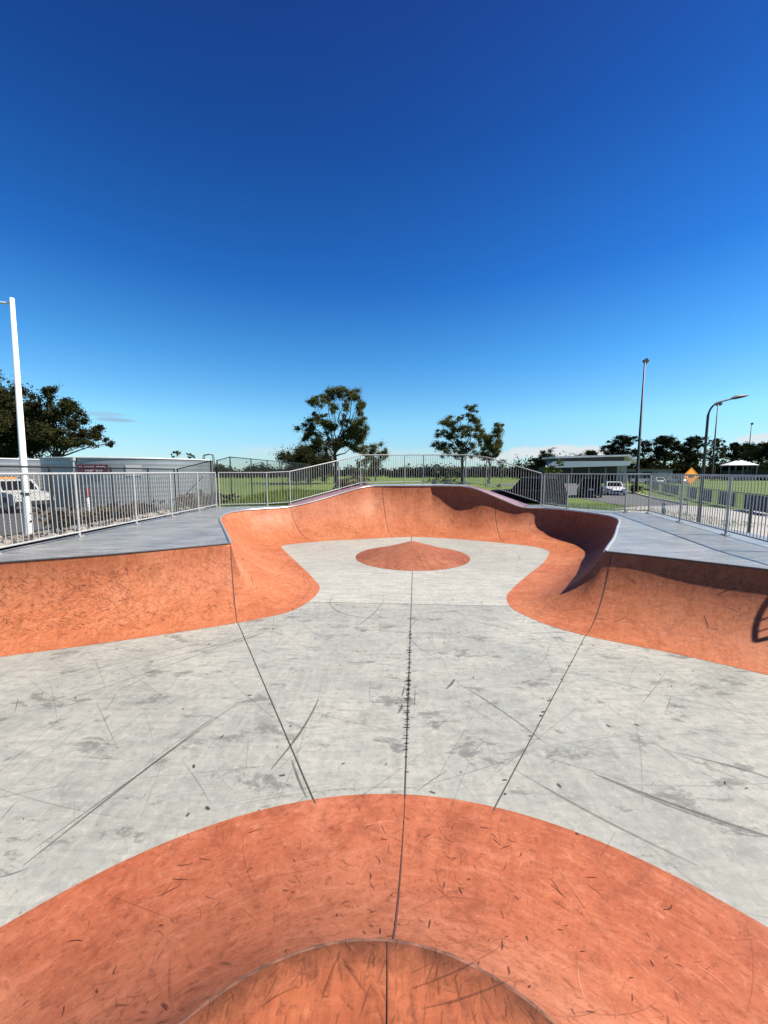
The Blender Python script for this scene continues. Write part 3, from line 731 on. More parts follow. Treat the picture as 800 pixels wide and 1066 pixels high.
tag(mb.build('kerb', M['apron'], None), kind='structure')

# grass blades, bed stones ------------------------------------------------
mb = MB()
def blades(n, fx, fy, h0, h1, wd=.012):
    for _ in range(n):
        x, y = fx(), fy()
        if sdist(x, y) < .12: continue
        z = terr(x, y)-.02; h = rnd.uniform(h0, h1); a = rnd.uniform(0, 6.28); lx, ly = rnd.gauss(0, .35)*h, rnd.gauss(0, .35)*h
        c, s_ = math.cos(a)*wd, math.sin(a)*wd
        mb.face([(x-c, y-s_, z), (x+c, y+s_, z), (x+lx, y+ly, z+h)])
blades(22000, lambda: rnd.uniform(-7.0, -1.5), lambda: 15.6+rnd.random()**1.5*14, .10, .30, .014)
blades(6000, lambda: rnd.uniform(8, 18), lambda: rnd.uniform(17, 30), .08, .2, .014)
blades(4000, lambda: rnd.uniform(-1.5, 8), lambda: rnd.uniform(18, 23), .10, .25, .014)
tag(mb.build('grass', M['blade'], None, fix=False), 'rough green grass growing behind the railings', 'grass', kind='stuff')
mb = MB()
for _ in range(520):
    x = rnd.choice((rnd.gauss(-10.3, 1.3), rnd.gauss(-8, .7))); y = rnd.uniform(6, 17.5); 
    if sdist(x, y) < .2: continue
    s = rnd.uniform(.04, .15); c = Vector((x, y, terr(x, y)+s*.2)); vs = []
    ph = [rnd.uniform(.7, 1.2) for _ in range(24)]
    rows = [[c+Vector((math.cos(k*1.047+rnd.uniform(-.2, .2))*s*q*ph[(i*6+k) % 24], math.sin(k*1.047)*s*q*ph[(i*6+k+5) % 24], zz*s)) for k in range(6)] for i, (q, zz) in enumerate(((1, -.4), (1.05, .1), (.6, .5), (.1, .62)))]
    mb.grid(rows, 0, closed=True, smooth=False)
tag(mb.build('rubble', M['stone'], None, fix=False), 'loose pale stones scattered on the bark bed', 'stones', kind='stuff')

# ------------------------------------------------------------------ chain link, tanks, pole
def chain_fence(name, label, pts, ht, group='black chain link fences beyond the deck', braces=()):
    O = Vector(pts[0]); root = empty(name, pts[0], 0, label, 'fence', group)
    L = 0
    for i, p in enumerate(pts):
        p = Vector(p)-O; h = ht[i]
        mb = MB(); mb.tube([p+Vector((0, 0, -.3)), p+Vector((0, 0, h+.03))], .032, 8); mb.build('post', M['black'], root)
        if i == len(pts)-1: break
        q = Vector(pts[i+1])-O; h2 = ht[i+1]
        mb = MB(); mb.tube([p+Vector((0, 0, h)), q+Vector((0, 0, h2))], .022, 8); mb.build('top_rail', M['black'], root)
        d = (q-p).length; mb = MB()
        mb.face([p+Vector((0, 0, .03)), q+Vector((0, 0, .03)), q+Vector((0, 0, h2)), p+Vector((0, 0, h))], 0, [(L, 0), (L+d, 0), (L+d, h2), (L, h)])
        mb.build('wire_mesh', M['chain'], root, fix=False); L += d
        if i in braces:
            mb = MB(); mb.tube([p+Vector((0, 0, .35)), p.lerp(q, .8)+Vector((0, 0, h*.75))], .02, 6); mb.build('brace', M['black'], root)
def gz(x, y): return (x, y, ground_z(x, y))
cf = [(-9.3, 5.5), (-9.0, 8), (-8.75, 10.1), (-9.2, 13), (-9.6, 15.7), (-10.0, 18.4)]
chain_fence('chain_link_fence', 'long black chain link fence between the deck and the parked white ute', [gz(*p) for p in cf], [2.62-ground_z(*p) for p in cf])
cf = [(-9.9, 18.5), (-7.3, 16.3)]
chain_fence('chain_link_fence', 'short braced chain link panel joining at the corner beside the tank', [gz(*p) for p in cf], [2.62-ground_z(*cf[0]), 2.95-ground_z(*cf[1])], braces=(0,))
cf = [(-7.55, 17.5), (-7.95, 20), (-7.9, 23), (-7.85, 26), (-7.8, 29.5), (-7.7, 34), (-7.6, 40)]
chain_fence('chain_link_fence', 'tall dark chain link fence running away behind the grassy mound', [gz(*p) for p in cf], [3.0-ground_z(*cf[0])]+[3.25-ground_z(*p) for p in cf[1:]])

def tank(label, cx, cy, r_, h, z0, sign=False, seed=0):
    root = empty('water_tank', (cx, cy, z0), 0, label, 'water tank', 'steel water tanks in the car park')
    n = 96; ring = lambda rr, z: [(rr*math.cos(2*math.pi*k/n), rr*math.sin(2*math.pi*k/n), z) for k in range(n)]
    mb = MB(); mb.grid([ring(r_, 0), ring(r_, h*.5), ring(r_, h)], 0, closed=True); mb.build('wall', M['tank'], root)
    mb = MB(); mb.grid([ring(r_+.05, h-.03), ring(r_+.06, h+.03), ring(r_+.02, h+.05), ring(r_*.5, h+.13), ring(.1, h+.2)], 0, closed=True); mb.build('roof', M['roof_grey'], root)
    def on(a, z, d=0): return Vector(((r_+d)*math.cos(a), (r_+d)*math.sin(a), z))
    aim = math.atan2(-cy, -cx)
    mb = MB(); a = aim-.62
    mb.tube([on(a, h-.12, .14), on(a, h-.45, .14), on(a, .1, .14)], .06, 8); mb.box(on(a, h-.1, .16), (.2, .2, .22), a); mb.build('downpipe', M['galv'], root)
    if sign:
        a = aim-.42; t = Vector((-math.sin(a), math.cos(a), 0)); o_ = Vector((math.cos(a), math.sin(a), 0))
        c = on(a, h-.72, .10); mb = MB()
        def plate(c0, w_, h_, d_): mb.box(c0, (d_, w_, h_), a)
        plate(c, 1.75, .56, .03); sg = mb.build('sign', M['sign_red'], root); sg['label'] = 'small maroon sign with two rows of white lettering'
        mb = MB(); rr = random.Random(4)
        for row, z in enumerate((.12, -.10)):
            x = -.74 if row == 0 else -.52; end = -x
            while x < end:
                wd = rr.uniform(.05, .09); hgt = .13
                if rr.random() < .82:
                    mb.box(c+t*(x)+o_*.022+Vector((0, 0, z)), (.01, .02, hgt), a); mb.box(c+t*(x+wd*.5)+o_*.0235+Vector((0, 0, z+rr.choice((-.05, 0, .05)))), (.01, wd, .024), a)
                x += wd+.035
        mb.build('lettering', M['white'], sg)
        # access ladder with hoop on the far shoulder
        a = aim+1.18; t = Vector((-math.sin(a), math.cos(a), 0)); mb = MB()
        for s_ in (-.22, .22):
            mb.tube([on(a, .3, .2)+t*s_, on(a, h+.15, .2)+t*s_, on(a, h+.42, .16)+t*s_*.95, on(a, h+.5, -.1)+t*s_*.9, on(a, h+.42, -.5)+t*s_*.9, on(a, h+.1, -.55)+t*s_*.9], .035, 8)
        mb.tube([on(a, h+.46, .12)-t*.21, on(a, h+.47, .12)+t*.21], .035, 8)
        for k in range(9): mb.tube([on(a, .4+k*.3, .2)-t*.22, on(a, .4+k*.3, .2)+t*.22], .015, 6)
        mb.build('ladder', M['lamp_grey'], root)
        a = aim-.02; mb = MB(); mb.box(on(a, h-.8, .03), (.05, .9, .7), a); mb.build('hatch', M['galv'], root)
        a = aim-.26; mb = MB(); mb.tube([on(a, .35, 0), on(a, .35, .35), on(a, .2, .45)], .09, 8); mb.build('outlet', M['dark_trim'], root)
    return root
tank('wide corrugated steel water tank with white roof and maroon sign behind the railing', -19.4, 30.2, 5.55, 3.15, .235, True)
tank('second pale steel water tank half cut off at the photo edge behind the white ute', -32.4, 31.5, 5.6, 3.2, .235)

def lathe(mb, prof, n=16, mi=0, c=(0, 0, 0)):
    mb.grid([[(c[0]+r_*math.cos(2*math.pi*k/n), c[1]+r_*math.sin(2*math.pi*k/n), c[2]+z) for k in range(n)] for r_, z in prof], mi, closed=True)
# white light pole on the left
px, py = -12.42, 13.25; pz = ground_z(px, py)-.05
root = empty('light_pole', (px, py, pz), 0, 'tall white light pole standing before the dark tree and tank', 'light pole'); root.rotation_euler = (0, R(1.6), 0)
mb = MB(); lathe(mb, [(.115, 0), (.11, .6), (.062, 8.0), (.0, 8.02)], 16); mb.build('pole', M['white_pole'], root)
mb = MB(); mb.box((0, 0, .05), (.42, .42, .04)); mb.build('base_plate', M['white_pole'], root)
mb = MB(); lathe(mb, [(.135, 1.55), (.137, 1.62), (.132, 1.63)], 16); mb.build('band', M['black'], root)
mb = MB(); mb.tube([(0, 0, 7.82), (-.5, -.02, 7.86), (-.75, -.03, 7.87)], .035, 8); mb.build('arm', M['white_pole'], root)
mb = MB(); mb.box((-1.05, -.04, 7.86), (.62, .26, .10), 0, top=(.8, .7)); bevel(mb.build('lamp_head', M['lamp_grey'], root), .02)

# ------------------------------------------------------------------ vehicles
def wheel(root, x, y, r_, wd=.22):
    mb = MB(); s = 1 if y > 0 else -1; n = 20
    prof = [(r_*.62, -wd/2), (r_*.95, -wd/2), (r_, -wd/2+.03), (r_, wd/2-.03), (r_*.95, wd/2), (r_*.62, wd/2)]
    mb.grid([[(x+q*math.cos(2*math.pi*k/n), y+o, r_+q*math.sin(2*math.pi*k/n)) for k in range(n)] for q, o in prof], 0, closed=True)
    wo_ = mb.build('wheel', M['tyre'], root)
    mb = MB(); yo = y+s*(wd/2-.03)
    mb.face([(x+r_*.62*math.cos(2*math.pi*k/n), yo, r_+r_*.62*math.sin(2*math.pi*k/n)) for k in range(n)], 1)
    for k in range(6):
        a = 2*math.pi*k/6; d = Vector((math.cos(a), 0, math.sin(a))); e = Vector((-math.sin(a), 0, math.cos(a))); c = Vector((x, yo+s*.012, r_))
        mb.face([c+d*.05-e*.05, c+d*r_*.6-e*.035, c+d*r_*.6+e*.035, c+d*.05+e*.05], 0)
    mb.tube([(x, yo, r_), (x, yo+s*.02, r_)], r_*.2, 10, 0); 
    mb.grid([[(x+q*math.cos(2*math.pi*k/n), yo+s*.015, r_+q*math.sin(2*math.pi*k/n)) for k in range(n)] for q in (r_*.54, r_*.64)], 0, closed=True)
    mb.build('rim', [M['rim'], M['tyre']], wo_)
def car(name, label, cat, loc, rz, L, W, Ht, paint, style, group=None, detail=True, rack=False):
    """x forward; lower shell lofted from stations, greenhouse lofted above it"""
    root = empty(name, loc, rz, label, cat, group); hw = W/2; wr = .33 if style != 'suv' else .37; g = .2 if style != 'suv' else .25
    belt = Ht*.60; nose = Ht*(.52 if style != 'suv' else .58)
    st = {'suv': [(-.5, .62, .90), (-.47, 1, .97), (-.2, 1.0, 1), (.17, 1.0, 1), (.22, .97, 1), (.45, .90, .95), (.49, .72, .84)],
          'sedan': [(-.5, .78, .84), (-.46, .97, .95), (-.2, 1.0, 1), (.12, 1.0, 1), (.2, .97, 1), (.43, .84, .94), (.5, .62, .78)]}['suv' if style == 'suv' else 'sedan']
    rows = []
    for sx_, tz, wf in st:
        x = sx_*L; t_ = belt*tz; w_ = hw*wf
        rows.append([(x, -w_*.93, g), (x, -w_, g+.12), (x, -w_, (g+t_)*.55), (x, -w_*.96, t_-.05), (x, -w_*.88, t_), (x, 0, t_+.03), (x, w_*.88, t_), (x, w_*.96, t_-.05), (x, w_, (g+t_)*.55), (x, w_, g+.12), (x, w_*.93, g)])
    mb = MB(); mb.grid(rows, 0, smooth=False); mb.face(rows[0], 0); mb.face(rows[-1], 0)
    mb.face([r_[0] for r_ in rows] + [r_[-1] for r_ in reversed(rows)], 0)
    bevel(mb.build('body', paint, root), .03)
    gh = {'suv': ((-.475, .19), (-.43, .07)), 'sedan': ((-.36, .17), (-.19, .03)), 'wagon': ((-.47, .17), (-.40, .03))}[style]
    (b0, b1), (t0, t1) = gh; zt = Ht-.03; zb = belt-.02
    P = lambda s, x, z, f: (x*L, s*hw*f, z)
    base = [(b0, .88), (b1, .88)]; 
    mb = MB()
    A = [P(-1, b0, zb, .90), P(-1, b1, zb, .90), P(1, b1, zb, .90), P(1, b0, zb, .90)]
    Bq = [P(-1, t0, zt, .74), P(-1, t1, zt, .74), P(1, t1, zt, .74), P(1, t0, zt, .74)]
    for i in range(4): mb.face([A[i], A[(i+1) % 4], Bq[(i+1) % 4], Bq[i]], 0)
    mb.face(Bq, 0); bevel(mb.build('cabin', paint, root), .05)
    def pane(q, s0, s1, v0, v1, off):
        a, b, c, d = (Vector(v) for v in q); nrm = (b-a).cross(d-a).normalized()*off
        f = lambda s, v: a.lerp(b, s).lerp(d.lerp(c, s), v)+nrm
        mb.face([f(s0, v0), f(s1, v0), f(s1, v1), f(s0, v1)], 0)
    for nm, q, cuts in (('windscreen', (A[1], A[2], Bq[2], Bq[1]), ((.06, .94),)), ('rear_window', (A[3], A[0], Bq[0], Bq[3]), ((.1, .9),)),
                        ('side_window', (A[0], A[1], Bq[1], Bq[0]), ((.08, .34), (.37, .63), (.66, .92))), ('side_window', (A[2], A[3], Bq[3], Bq[2]), ((.08, .34), (.37, .63), (.66, .92)))):
        mb = MB()
        for c0, c1 in cuts: pane(q, c0, c1, .12, .88, .006 if True else 0)
        mb.build(nm, M['glass'], root, fix=False)
    for x in (-.31*L, .31*L):
        for s in (-1, 1):
            wheel(root, x, s*(hw-.09), wr)
            mb = MB(); n = 18
            mb.face([(x+(wr+.07)*math.cos(math.pi*k/n*1.0), s*(hw+.004), wr+(wr+.07)*math.sin(math.pi*k/n)) for k in range(n+1)] + [(x-(wr+.07), s*(hw+.004), g), (x+(wr+.07), s*(hw+.004), g)], 0)
            mb.build('wheel_arch', M['tyre'], root, fix=False)
    for s in (-1, 1):
        mb = MB(); mb.box((L*.478, s*hw*.66, belt*.74), (.10, .36, .14)); mb.build('headlight', M['lamp_clear'], root)
        mb = MB(); mb.box((-L*.488, s*hw*.80, belt*.86), (.08, .20, .26)); mb.build('taillight', M['lamp_red'], root)
        mb = MB(); mb.box((L*.15, s*(hw*.98+.08), belt+.08), (.12, .2, .13)); mb.build('mirror', paint, root)
    mb = MB(); mb.box((L*.497, 0, belt*.50), (.05, W*.62, .16)); mb.build('grille', M['tyre'], root)
    for bx_, bz_ in ((L*.488, .12), (-L*.49, .14)):
        mb = MB(); mb.box((bx_, 0, g+bz_), (.10, W*.87, .2)); mb.build('bumper', paint if style != 'suv' else M['tyre'], root)
    mb = MB(); mb.box((-L*.503, 0, belt*.70), (.02, .38, .12)); mb.build('number_plate', M['white'], root)
    if rack:
        for s in (-1, 1):
            mb = MB(); mb.tube([(t0*L+.3, s*hw*.66, Ht+.01), (t1*L-.1, s*hw*.66, Ht+.01)], .02, 6); mb.build('roof_rail', M['lamp_grey'], root)
    return root
car('parked_wagon', 'black four wheel drive wagon parked close behind the sloping back railing', 'car', (9.1, 24.6, .27), R(160), 4.75, 1.9, 1.86, M['car_black'], 'suv', None, True, True)
car('parked_suv', 'dark navy four wheel drive stopped on the road beside a white sedan', 'car', (20.6, 38.6, .014), R(66), 4.7, 1.95, 1.9, M['car_dark'], 'suv')
car('parked_sedan', 'white sedan facing out on the road beside the navy four wheel drive', 'car', (25.2, 42.2, .014), R(-112), 4.6, 1.8, 1.42, M['car_white'], 'sedan')
for i, (x, y, rz, paint, lab) in enumerate(((52, 74, 80, 'car_white', 'tiny white car parked in front of the long grey shed near the tall floodlight'),
        (62.5, 82, 95, 'car_white', 'small far white car parked left of the yellow sign'), (65.5, 85, 90, 'car_silver', 'small far silver car parked just behind the yellow sign'))):
    car('parked_car', lab, 'car', (x, y, 0), R(rz), 4.4, 1.8, 1.5, M[paint], 'wagon', 'far cars parked by the sheds')

# white ute on the left
ux, uy = -21.9, 22.4; root = empty('parked_ute', (ux, uy, .24), R(-22), 'white tray back ute with amber beacon parked behind the chain link', 'ute')
mb = MB()
prof = [(-.55, .45), (-.55, 1.0), (.62, 1.08), (.85, 1.70), (1.0, 1.76), (1.05, 1.76), (1.05, .45)]
body = [(-2.55, .62), (2.55, .62), (2.58, .8), (2.50, 1.02), (1.30, 1.15), (.66, 1.80), (-.52, 1.80), (-.62, 1.0), (-2.55, 1.0)]
body = [(-.62, .42), (2.50, .42), (2.60, .62), (2.52, 1.02), (1.32, 1.16), (.72, 1.78), (.5, 1.83), (-.45, 1.82), (-.60, 1.7)]
mb.extrude_y(body, -.9, .9); bevel(mb.build('cab', M['dull_white'], root), .05)
mb = MB(); mb.box((-1.62, 0, .94), (1.95, 1.95, .08)); 
for s in (-1, 1): mb.box((-1.62, s*.965, 1.12), (1.95, .03, .28))
mb.box((-2.585, 0, 1.12), (.03, 1.9, .28)); mb.build('tray', M['dull_white'], root)
mb = MB(); mb.box((-1.0, 0, .62), (3.2, .8, .18)); mb.build('chassis', M['tyre'], root)
mb = MB()
for s in (-1, 1): mb.tube([(-.72, s*.85, .95), (-.72, s*.85, 1.95), ], .03, 6)
mb.tube([(-.72, -.85, 1.95), (-.72, .85, 1.95)], .03, 6); mb.tube([(-.72, -.85, 1.5), (-.72, .85, 1.5)], .03, 6); mb.build('headboard', M['lamp_grey'], root)
mb = MB()
for s in (-1, 1): mb.face([(-.42, s*.906, 1.2), (.98, s*.906, 1.2), (.62, s*.906, 1.72), (-.42, s*.906, 1.72)])
mb.build('side_window', M['glass'], root, fix=False)
mb = MB(); mb.face([(1.27, -.8, 1.215), (1.27, .8, 1.215), (.78, .74, 1.73), (.78, -.74, 1.73)]); mb.build('windscreen', M['glass'], root, fix=False)
mb = MB(); mb.box((-.1, 0, 1.89), (.18, 1.0, .10)); mb.build('beacon', M['amber'], root)
mb = MB(); mb.box((2.6, 0, .55), (.12, 1.7, .2)); mb.build('bumper', M['tyre'], root)
for s in (-1, 1):
    mb = MB(); mb.box((2.54, s*.68, .88), (.1, .34, .16)); mb.build('headlight', M['lamp_clear'], root)
    mb = MB(); mb.box((-2.61, s*.8, .85), (.04, .26, .12)); mb.build('taillight', M['lamp_red'], root)
    for x in (1.62, -1.5):
        wheel(root, x, s*.82, .38); mb = MB()
        mb.face([(x+.46*math.cos(math.pi*k/14), s*.905, .40+.46*math.sin(math.pi*k/14)) for k in range(15)]); mb.build('wheel_arch', M['tyre'], root, fix=False)
# red and white hydrant marker beside the tank
hx, hy = -17.0, 22.0; root = empty('hydrant_marker', (hx, hy, .235), 0, 'red and white marker post standing in front of the corrugated tank', 'post')
mb = MB(); lathe(mb, [(.06, 0), (.06, .8), (0, .8)], 10); mb.build('post', M['white'], root)
mb = MB(); lathe(mb, [(.075, .8), (.085, .85), (.085, 1.25), (.05, 1.32), (0, 1.33)], 10); mb.build('cap', M['lamp_red'], root)

# ------------------------------------------------------------------ right: lamps, sign, buildings, oval fence
root = empty('street_lamp', (14.55, 17.6, 0), 0, 'grey street lamp with curved arm reaching right beside the yellow sign', 'street lamp')
mb = MB(); arc = [(0, 0, 0), (0, 0, 2.5), (0, 0, 5.0)] + [(.62*(1-math.cos(a)), -.02, 5.0+.62*math.sin(a)) for a in [R(k) for k in range(12, 80, 11)]] + [(1.05, -.03, 5.76)]
mb.tube(arc, [.075, .062, .05]+[.038]*(len(arc)-3), 12); mb.build('pole', M['lamp_grey'], root)
mb = MB(); mb.tube([(.95, -.03, 5.74), (1.15, -.03, 5.80), (1.4, -.03, 5.84), (1.68, -.03, 5.88)], [.045, .09, .075, .025], 10); h_ = mb.build('lamp_head', M['lamp_grey'], root)
mb = MB(); mb.box((0, 0, .03), (.36, .36, .05)); mb.build('base_plate', M['lamp_grey'], root)

root = empty('warning_sign', (14.85, 18.7, 0), R(11), 'orange yellow diamond road sign with black symbol standing behind the railing', 'sign')
mb = MB(); mb.tube([(0, 0, 0), (0, 0, 2.62)], .03, 8); mb.build('post', M['galv'], root)
def diamond(r0, r1, y0, y1, mi): 
    rim = lambda r_, y: [(0, y, 2.28-r_), (r_*1.2, y, 2.28), (0, y, 2.28+r_), (-r_*1.2, y, 2.28)]
    a, b = rim(r0, y0), rim(r0, y1); mb.face(a, mi); mb.face(list(reversed(b)), mi)
    for i in range(4): mb.face([a[i], a[(i+1) % 4], b[(i+1) % 4], b[i]], mi)
mb = MB(); diamond(.42, 0, -.045, -.035, 0); pl = mb.build('panel', M['yellow'], root)
mb = MB()
for r0, r1 in ((.385, .365),):
    for i in range(4):
        f = lambda r_, k: (r_*1.2*math.sin(k*math.pi/2), -.048, 2.28-r_*math.cos(k*math.pi/2))
        mb.face([f(r0, i), f(r0, i+1), f(r1, i+1), f(r1, i)])
mb.face([(.15*math.cos(math.pi*k/12), -.048, 2.22+.12*math.sin(math.pi*k/12)) for k in range(13)]); mb.build('symbol', M['black'], pl, fix=False)

root = empty('bollard', (9.95, 13.6, 0), 0, 'short black bollard behind the corner of the grey railing', 'bollard')
mb = MB(); lathe(mb, [(.06, 0), (.06, 1.35), (.05, 1.4), (0, 1.41)], 10); mb.build('post', M['black'], root); mb = MB(); lathe(mb, [(.064, 1.2), (.066, 1.22), (.066, 1.29), (.064, 1.3)], 10); mb.build('band', M['white'], root)
root = empty('gate_post', (14.9, 15.5, 0), 0, 'thin black gate post on the pale path near the frame edge', 'post')
mb = MB(); mb.box((0, 0, .55), (.07, .07, 1.1)); mb.build('post', M['black'], root); mb = MB(); mb.box((0, 0, 1.115), (.09, .09, .03)); mb.build('cap', M['black'], root)

def floodlight(label, x, y, h, heads, lean, crossarm=False):
    root = empty('floodlight', (x, y, 0), 0, label, 'floodlight', 'floodlight masts round the oval')
    mb = MB(); lathe(mb, [(.30, 0), (.26, 1), (.12, h), (0, h+.02)], 12); mb.build('mast', M['lamp_grey'], root)
    mb = MB(); mb.box((0, 0, h-.1), (1.3 if heads > 1 else .5, .12, .12)); mb.build('crossbar', M['lamp_grey'], root)
    for k in range(heads):
        xo = (k-(heads-1)/2)*1.0+.25; mb = MB(); mb.box((xo, .1, h+.25), (.85, .35, .8), R(lean), 0, Matrix.Rotation(R(50), 3, 'Y'), (.8, .8)); bevel(mb.build('lamp_head', M['dark_trim'], root), .05)
    if crossarm:
        mb = MB(); mb.box((0, 0, h*.62), (1.0, .15, .15)); mb.build('bracket', M['lamp_grey'], root)
floodlight('tallest floodlight mast standing in front of the trees beside the white roofed clubhouse', 45.6, 69.5, 21.5, 1, 0)
floodlight('thin twin headed floodlight mast rising behind the curved street lamp', 92.6, 109, 21, 2, 0)
floodlight('distant floodlight mast in front of the white hip roofed pavilion', 141, 150, 20.5, 1, 0, True)
root = empty('street_lamp', (35.5, 84, 0), R(8), 'small distant street lamp rising behind the clubhouse roof', 'street lamp')
mb = MB(); mb.tube([(0, 0, 0), (0, 0, 6.6), (.3, 0, 7.3), (1.0, 0, 7.55)], [.1, .07, .06, .05], 8); mb.build('pole', M['lamp_grey'], root); mb = MB(); mb.box((1.4, 0, 7.6), (.9, .3, .14)); mb.build('lamp_head', M['lamp_grey'], root)

# clubhouse -------------------------------------------------------------
root = empty('clubhouse', (44.5, 84, 0), R(-3), 'clubhouse with two white skillion roofs and dark verandah behind the cars', 'building')
mb = MB(); mb.box((-.5, 3, 1.75), (15.5, 8, 3.5)); mb.build('wall', M['dark_trim'], root)
mb = MB(); mb.box((6.4, -.4, 1.9), (2.0, 1.4, 3.8)); mb.build('end_wall', M['wall_pale'], root)
mb = MB(); mb.box((6.4, -1.12, 1.4), (.9, .06, 2.1)); mb.build('door', M['wall_grey'], root)
mb = MB(); mb.extrude_y([(-10.2, 3.25), (7.0, 3.75), (7.7, 4.75), (-8.4, 4.65)], -2.6, -2.4); mb.face([(-10.2, -2.6, 3.25), (7.0, -2.6, 3.75), (7.7, 1.5, 4.75), (-8.4, 1.5, 4.65)]); mb.build('verandah_roof', M['roof_white'], root)
mb = MB(); mb.box((-.3, 2.2, 5.1), (14.2, 6.4, .9)); mb.build('clerestory', M['dark_trim'], root)
mb = MB(); mb.extrude_y([(-7.8, 5.35), (7.4, 5.75), (9.4, 4.25), (9.6, 4.42), (7.6, 6.1), (-7.8, 5.75)], -1.6, 6.5); mb.build('roof', M['roof_white'], root)
for x in (-8, -4.5, -1, 2.5, 5.6):
    mb = MB(); mb.box((x, -2.2, 1.65), (.16, .16, 3.3)); mb.build('verandah_post', M['wall_pale'], root)
for x in (-3.2, 3.2):
    mb = MB(); mb.tube([(x, -1.2, 4.2), (x, -1.2, 4.9)], .16, 8); mb.build('roof_vent', M['dark_trim'], root)
for k, x in enumerate((-6, -2.6, 1, 4)):
    mb = MB(); mb.box((x, -1.03, 1.5), (1.8, .05, 1.3)); mb.build('window', M['glass'], root)
mb = MB(); mb.box((10, -3, .25), (5, 2.2, .5)); mb.box((10, -2.4, .75), (5, 1.1, .5)); mb.build('steps', M['wall_pale'], root)
root = empty('storage_shed', (67, 104, 0), R(2), 'long low grey storage shed under the dark trees', 'shed')
mb = MB(); mb.box((0, 0, 1.5), (18, 5, 3.0)); mb.build('wall', M['wall_grey'], root); mb = MB(); mb.extrude_y([(-9.4, 3.0), (9.4, 3.0), (9.4, 3.15), (-9.4, 3.3)], -2.9, 2.9); mb.build('roof', M['dark_trim'], root)
for x in (-6, -2, 2.2, 6.4):
    mb = MB(); mb.box((x, -2.53, 1.25), (2.6, .06, 2.5)); mb.build('roller_door', M['wall_pale'] if x > 5 else M['dark_trim'], root)
root = empty('pavilion', (100.9, 110, 0), R(-20), 'small open pavilion with a bright white hip roof beyond the oval', 'pavilion'); root.scale = (.68, .68, 1)
mb = MB(); e = [(-5, -4), (5, -4), (5, 4), (-5, 4)]; zt = 5.7
mb.face([(-5, -4, 4.35), (5, -4, 4.35), (.8, 0, zt), (-.8, 0, zt)]); mb.face([(5, -4, 4.35), (5, 4, 4.35), (.8, 0, zt)]); mb.face([(5, 4, 4.35), (-5, 4, 4.35), (-.8, 0, zt), (.8, 0, zt)]); mb.face([(-5, 4, 4.35), (-5, -4, 4.35), (-.8, 0, zt)])
mb.box((0, 0, 4.28), (10.1, 8.1, .12)); rf = mb.build('roof', M['roof_white'], root)
mb = MB(); mb.box((0, 0, zt+.2), (.7, .7, .6)); mb.build('vent', M['wall_grey'], rf)
for x, y in ((-4.5, -3.5), (4.5, -3.5), (4.5, 3.5), (-4.5, 3.5), (0, -3.5)):
    mb = MB(); mb.box((x, y, 2.1), (.3, .3, 4.2)); mb.build('post', M['wall_grey'], root)
mb = MB(); mb.box((0, 1, 1.4), (8.5, 4, 2.8)); mb.build('wall', M['dark_trim'], root); mb = MB(); mb.box((0, -3.6, .6), (9, .2, 1.0)); mb.build('counter', M['wall_grey'], root)
root = empty('grandstand', (117, 112, 0), 0, 'low dark flat roofed grandstand at the far right edge beside the pavilion', 'grandstand')
mb = MB(); mb.box((0, 2, 1.6), (18, 4, 3.2)); mb.build('wall', M['dark_trim'], root); mb = MB(); mb.box((0, -.5, 3.9), (20, 8, .25)); mb.build('roof', M['dark_trim'], root)
for x in (-9, -4.5, 0, 4.5, 9):
    mb = MB(); mb.box((x, -3.8, 1.9), (.35, .35, 3.8)); mb.build('post', M['wall_pale'] if x < -5 else M['wall_grey'], root)
mb = MB()
for k in range(4): mb.box((0, -3+k*.8, .3+k*.4), (17, .7, .3))
mb.build('bench_row', M['wall_grey'], root)

# oval boundary fence with banners ---------------------------------------
of = [(19.5, 14), (21.2, 19), (23.2, 24), (25.3, 29), (27.8, 34.5), (30.5, 40), (33.5, 46), (37, 53), (41, 60), (47, 67)]
O = Vector((*of[0], 0)); root = empty('oval_fence', O, 0, 'low oval boundary fence carrying navy banners along the green field', 'fence')
bn = 0
for i, p in enumerate(of):
    p = Vector((*p, 0))-O; mb = MB(); mb.tube([p, p+Vector((0, 0, 1.12))], .035, 8); mb.build('post', M['galv'], root)
    if i == len(of)-1: break
    q = Vector((*of[i+1], 0))-O; mb = MB(); mb.tube([p+Vector((0, 0, 1.1)), q+Vector((0, 0, 1.1))], .03, 8); mb.build('rail', M['lamp_grey'], root)
    mb = MB(); L = (q-p).length; mb.face([p+Vector((0, 0, .04)), q+Vector((0, 0, .04)), q+Vector((0, 0, 1.08)), p+Vector((0, 0, 1.08))], 0, [(0, 0), (L, 0), (L, 1.04), (0, 1.04)]); mb.build('wire_mesh', M['chain'], root, fix=False)
